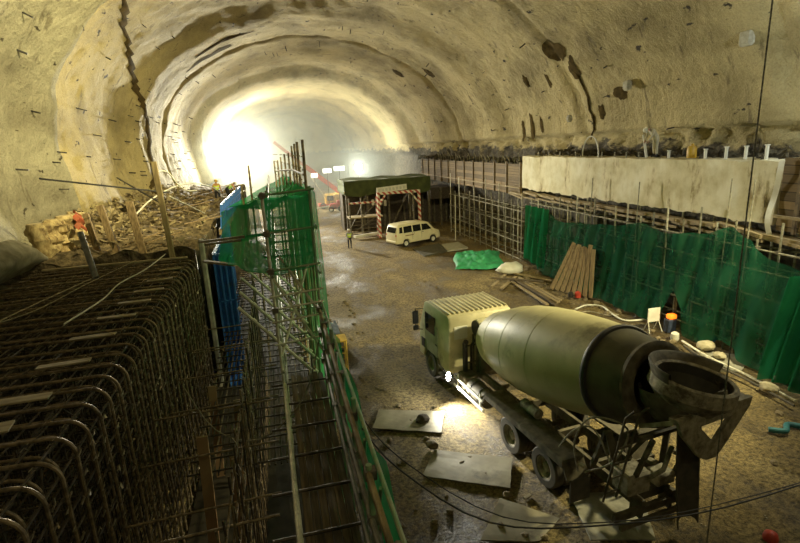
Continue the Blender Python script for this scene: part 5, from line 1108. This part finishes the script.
# ------------------------------------------------------------------ people
def person(label, loc, rz, pose, clothes, vest, hat, group=None, extra=None):
    """pose: dict of joint -> (x, y, z); one skinned body with vest and helmet as children; faces -y"""
    J = dict(pelvis=(0, 0, .95), chest=(0, 0, 1.28), neck=(0, 0, 1.47), head=(0, -.01, 1.56), crown=(0, 0, 1.70),
             lsh=(.18, 0, 1.42), lel=(.25, .02, 1.14), lwr=(.26, -.06, .90), rsh=(-.18, 0, 1.42), rel=(-.25, .02, 1.14), rwr=(-.26, -.06, .90),
             lhip=(.10, 0, .92), lkn=(.12, -.02, .50), lan=(.12, .02, .09), lto=(.13, -.15, .04), rhip=(-.10, 0, .92), rkn=(-.12, -.02, .50), ran=(-.12, .02, .09), rto=(-.13, -.15, .04))
    J.update(pose); rad = dict(pelvis=.135, chest=.15, neck=.06, head=.085, crown=.075, lsh=.075, lel=.05, lwr=.034, rsh=.075, rel=.05, rwr=.034, lhip=.10, lkn=.068, lan=.05, lto=.04, rhip=.10, rkn=.068, ran=.05, rto=.04)
    E = [('pelvis', 'chest'), ('chest', 'neck'), ('neck', 'head'), ('head', 'crown'), ('chest', 'lsh'), ('lsh', 'lel'), ('lel', 'lwr'), ('chest', 'rsh'), ('rsh', 'rel'), ('rel', 'rwr'),
         ('pelvis', 'lhip'), ('lhip', 'lkn'), ('lkn', 'lan'), ('lan', 'lto'), ('pelvis', 'rhip'), ('rhip', 'rkn'), ('rkn', 'ran'), ('ran', 'rto')]
    nv = dict(J); rd = dict(rad); ed = list(E)
    for s in 'lr':
        w0 = Vector(J[s + 'wr']); d = (w0 - Vector(J[s + 'el'])).normalized(); sd = d.cross(Vector((1, 0, 0))).normalized()
        palm = w0 + d * .07; nv[s + 'pm'] = tuple(palm); rd[s + 'pm'] = .03; ed.append((s + 'wr', s + 'pm'))
        for q in range(4):
            off = sd * (.028 * (q - 1.5)); a = palm + d * .045 + off; b_ = a + d * (.04 - .006 * abs(q - 1.2)) + Vector((0, -.012, 0))
            nv[s + 'f%d' % q] = tuple(a); nv[s + 'g%d' % q] = tuple(b_); rd[s + 'f%d' % q] = .009; rd[s + 'g%d' % q] = .008; ed += [(s + 'pm', s + 'f%d' % q), (s + 'f%d' % q, s + 'g%d' % q)]
        th = w0 + d * .03 - sd * .045; th2 = th + d * .035; nv[s + 't0'] = tuple(th); nv[s + 't1'] = tuple(th2); rd[s + 't0'] = .011; rd[s + 't1'] = .009; ed += [(s + 'wr', s + 't0'), (s + 't0', s + 't1')]
    keys = list(nv)
    def skinned(nm, keys, ed, rd, mats, par, sub=2):
        me = bpy.data.meshes.new(nm); bm = bmesh.new(); lay = bm.verts.layers.skin.verify(); vv = {}
        for k in keys: v = bm.verts.new(nv[k]); v[lay].radius = (rd[k], rd[k]); v[lay].use_root = (k == keys[0]); vv[k] = v
        for a, b_ in ed: bm.edges.new((vv[a], vv[b_]))
        bm.to_mesh(me); bm.free(); o = bpy.data.objects.new(nm, me); COL.objects.link(o)
        md = o.modifiers.new('skin', 'SKIN'); md.use_smooth_shade = True; s2 = o.modifiers.new('sub', 'SUBSURF'); s2.levels = sub; s2.render_levels = sub
        dg = bpy.context.evaluated_depsgraph_get(); dg.update(); me2 = bpy.data.meshes.new_from_object(o.evaluated_get(dg)); o.modifiers.clear(); o.data = me2
        me2.materials.clear()
        for m_ in mats: me2.materials.append(m_)
        if par: o.parent = par
        return o
    root = thing('person', label, 'person', loc, rz, group)
    body = skinned('body', keys, ed, rd, [clothes[0], clothes[1], SKIN, BLACK], root)
    nk = Vector(J['neck']); pv = Vector(J['pelvis']); me = body.data
    for p in me.polygons:
        c = p.center; p.use_smooth = True
        dh = min((c - Vector(J['head'])).length, (c - Vector(J['crown'])).length)
        hand = min((c - Vector(nv['lpm'])).length, (c - Vector(nv['rpm'])).length)
        leg = min((c - (Vector(J[a]) + (Vector(J[b_]) - Vector(J[a])) * t_)).length for a, b_ in (('lhip', 'lkn'), ('lkn', 'lan'), ('rhip', 'rkn'), ('rkn', 'ran')) for t_ in (0, .25, .5, .75, 1))
        tor = min((c - Vector(J[a])).length for a in ('chest', 'lsh', 'rsh', 'lel', 'rel', 'lwr', 'rwr'))
        foot = min((c - Vector(J[a])).length for a in ('lto', 'rto', 'lan', 'ran'))
        p.material_index = 2 if (dh < .13 or hand < .085) else (3 if foot < .11 else (1 if leg < tor else 0))
    hd = Vector(J['head']); up = (Vector(J['crown']) - hd).normalized()
    Th = Matrix.Translation(hd) @ up.to_track_quat('Z', 'Y').to_matrix().to_4x4()
    mb = MB()
    for sx in (-1, 1): mb.box((sx * .032, -.088, .04), (.018, .01, .008)); mb.tube([(sx * .088, .005, .01), (sx * .094, .01, .05)], .014, 6)
    mb.tube([(0, -.088, .04), (0, -.108, .008), (0, -.09, .0)], .012, 6); mb.box((0, -.088, -.03), (.045, .01, .01))
    f_ = mb.build('face', SKIN, root); f_.matrix_local = Th
    if hat:
        mb = MB(); mb.lathe([(.145, .055), (.148, .06), (.118, .075), (.112, .13), (.085, .18), (.045, .2), (0, .205)], 20); h_ = mb.build('helmet', hat, root, True); h_.matrix_local = Th
    if vest:
        ks = ['chest', 'pelvis', 'lsh', 'rsh', 'nb']; nv['nb'] = tuple(Vector(J['chest']) + (nk - Vector(J['chest'])) * .75); r2 = dict(chest=.172, pelvis=.155, lsh=.088, rsh=.088, nb=.085)
        skinned('vest', ks, [('chest', 'pelvis'), ('chest', 'lsh'), ('chest', 'rsh'), ('chest', 'nb')], r2, [vest], root)
    return root
def vestmat(name, c):
    m, t, b = nt(name); sp = t.nodes.new('ShaderNodeSeparateXYZ'); t.links.new(coords(t), sp.inputs[0])
    f = t.nodes.new('ShaderNodeMath'); f.operation = 'PINGPONG'; f.inputs[1].default_value = .15; t.links.new(sp.outputs[2], f.inputs[0])
    g = t.nodes.new('ShaderNodeMath'); g.operation = 'LESS_THAN'; g.inputs[1].default_value = .03; t.links.new(f.outputs[0], g.inputs[0])
    t.links.new(mixc(t, g.outputs[0], c, (.8, .8, .75)), b.inputs['Base Color']); b.inputs['Roughness'].default_value = .6; return m
HV = vestmat('hi_vis_lime', (.62, .85, .06)); HVG = vestmat('hi_vis_green', (.35, .62, .12))
DK = M('dark_trousers', (.03, .032, .04), (.02, .02, .025), .9); OR = M('orange_sleeves', (.6, .32, .12), (.45, .25, .1), .8); GRC = M('pale_overalls', (.62, .58, .44), (.45, .42, .32), .85)
person('person in lime vest and white helmet standing on the road near the portal', (5.86, 42.6, gz(5.86, 42.6)), R(15), dict(lwr=(.16, -.2, 1.1), rwr=(-.2, -.1, .95)), (M('grey_shirt', (.3, .32, .3)), DK), HV, WHITEP)
LZ = lambda x, y: 5.25 + .35 * fbm(x, y, 0, .7, 5)
person('person in lime vest standing on the left ledge with back to the camera', (-3.9, 37.5, LZ(-3.9, 37.5)), R(178), dict(lel=(.27, 0, 1.16), lwr=(.28, -.04, .93)), (OR, DK), HV, YELP)
person('person in green vest bending over beside the standing ledge worker', (-3.15, 36.4, LZ(-3.15, 36.4) - .05), R(120), dict(chest=(0, -.30, 1.12), neck=(0, -.44, 1.22), head=(0, -.53, 1.24), crown=(0, -.66, 1.29), lsh=(.18, -.38, 1.2), rsh=(-.18, -.38, 1.2), lel=(.22, -.46, .95), rel=(-.22, -.46, .95), lwr=(.18, -.6, .76), rwr=(-.18, -.6, .76), lkn=(.12, -.12, .5), rkn=(-.12, -.1, .5)), (OR, DK), HVG, WHITEP)
person('person in pale overalls bending forward on top of the concrete beam', (17.75, 20.75, 7.34), R(-100), dict(chest=(0, -.22, 1.18), neck=(0, -.36, 1.30), head=(0, -.46, 1.30), crown=(0, -.58, 1.28), lsh=(.18, -.28, 1.27), rsh=(-.18, -.28, 1.27), lel=(.22, -.34, 1.0), rel=(-.22, -.34, 1.0), lwr=(.16, -.45, .8), rwr=(-.16, -.45, .8)), (GRC, GRC), None, WHITEP)
mb = MB(); mb.tube([(0, 0, 0), (.05, .35, 1.05)], .06, 10); o = mb.build('white_pipe', WHITEP, None, True); o.location = (17.4, 20.9, 7.36); tag(o, 'white pipe leaning up beside the bending worker on the beam', 'pipe')
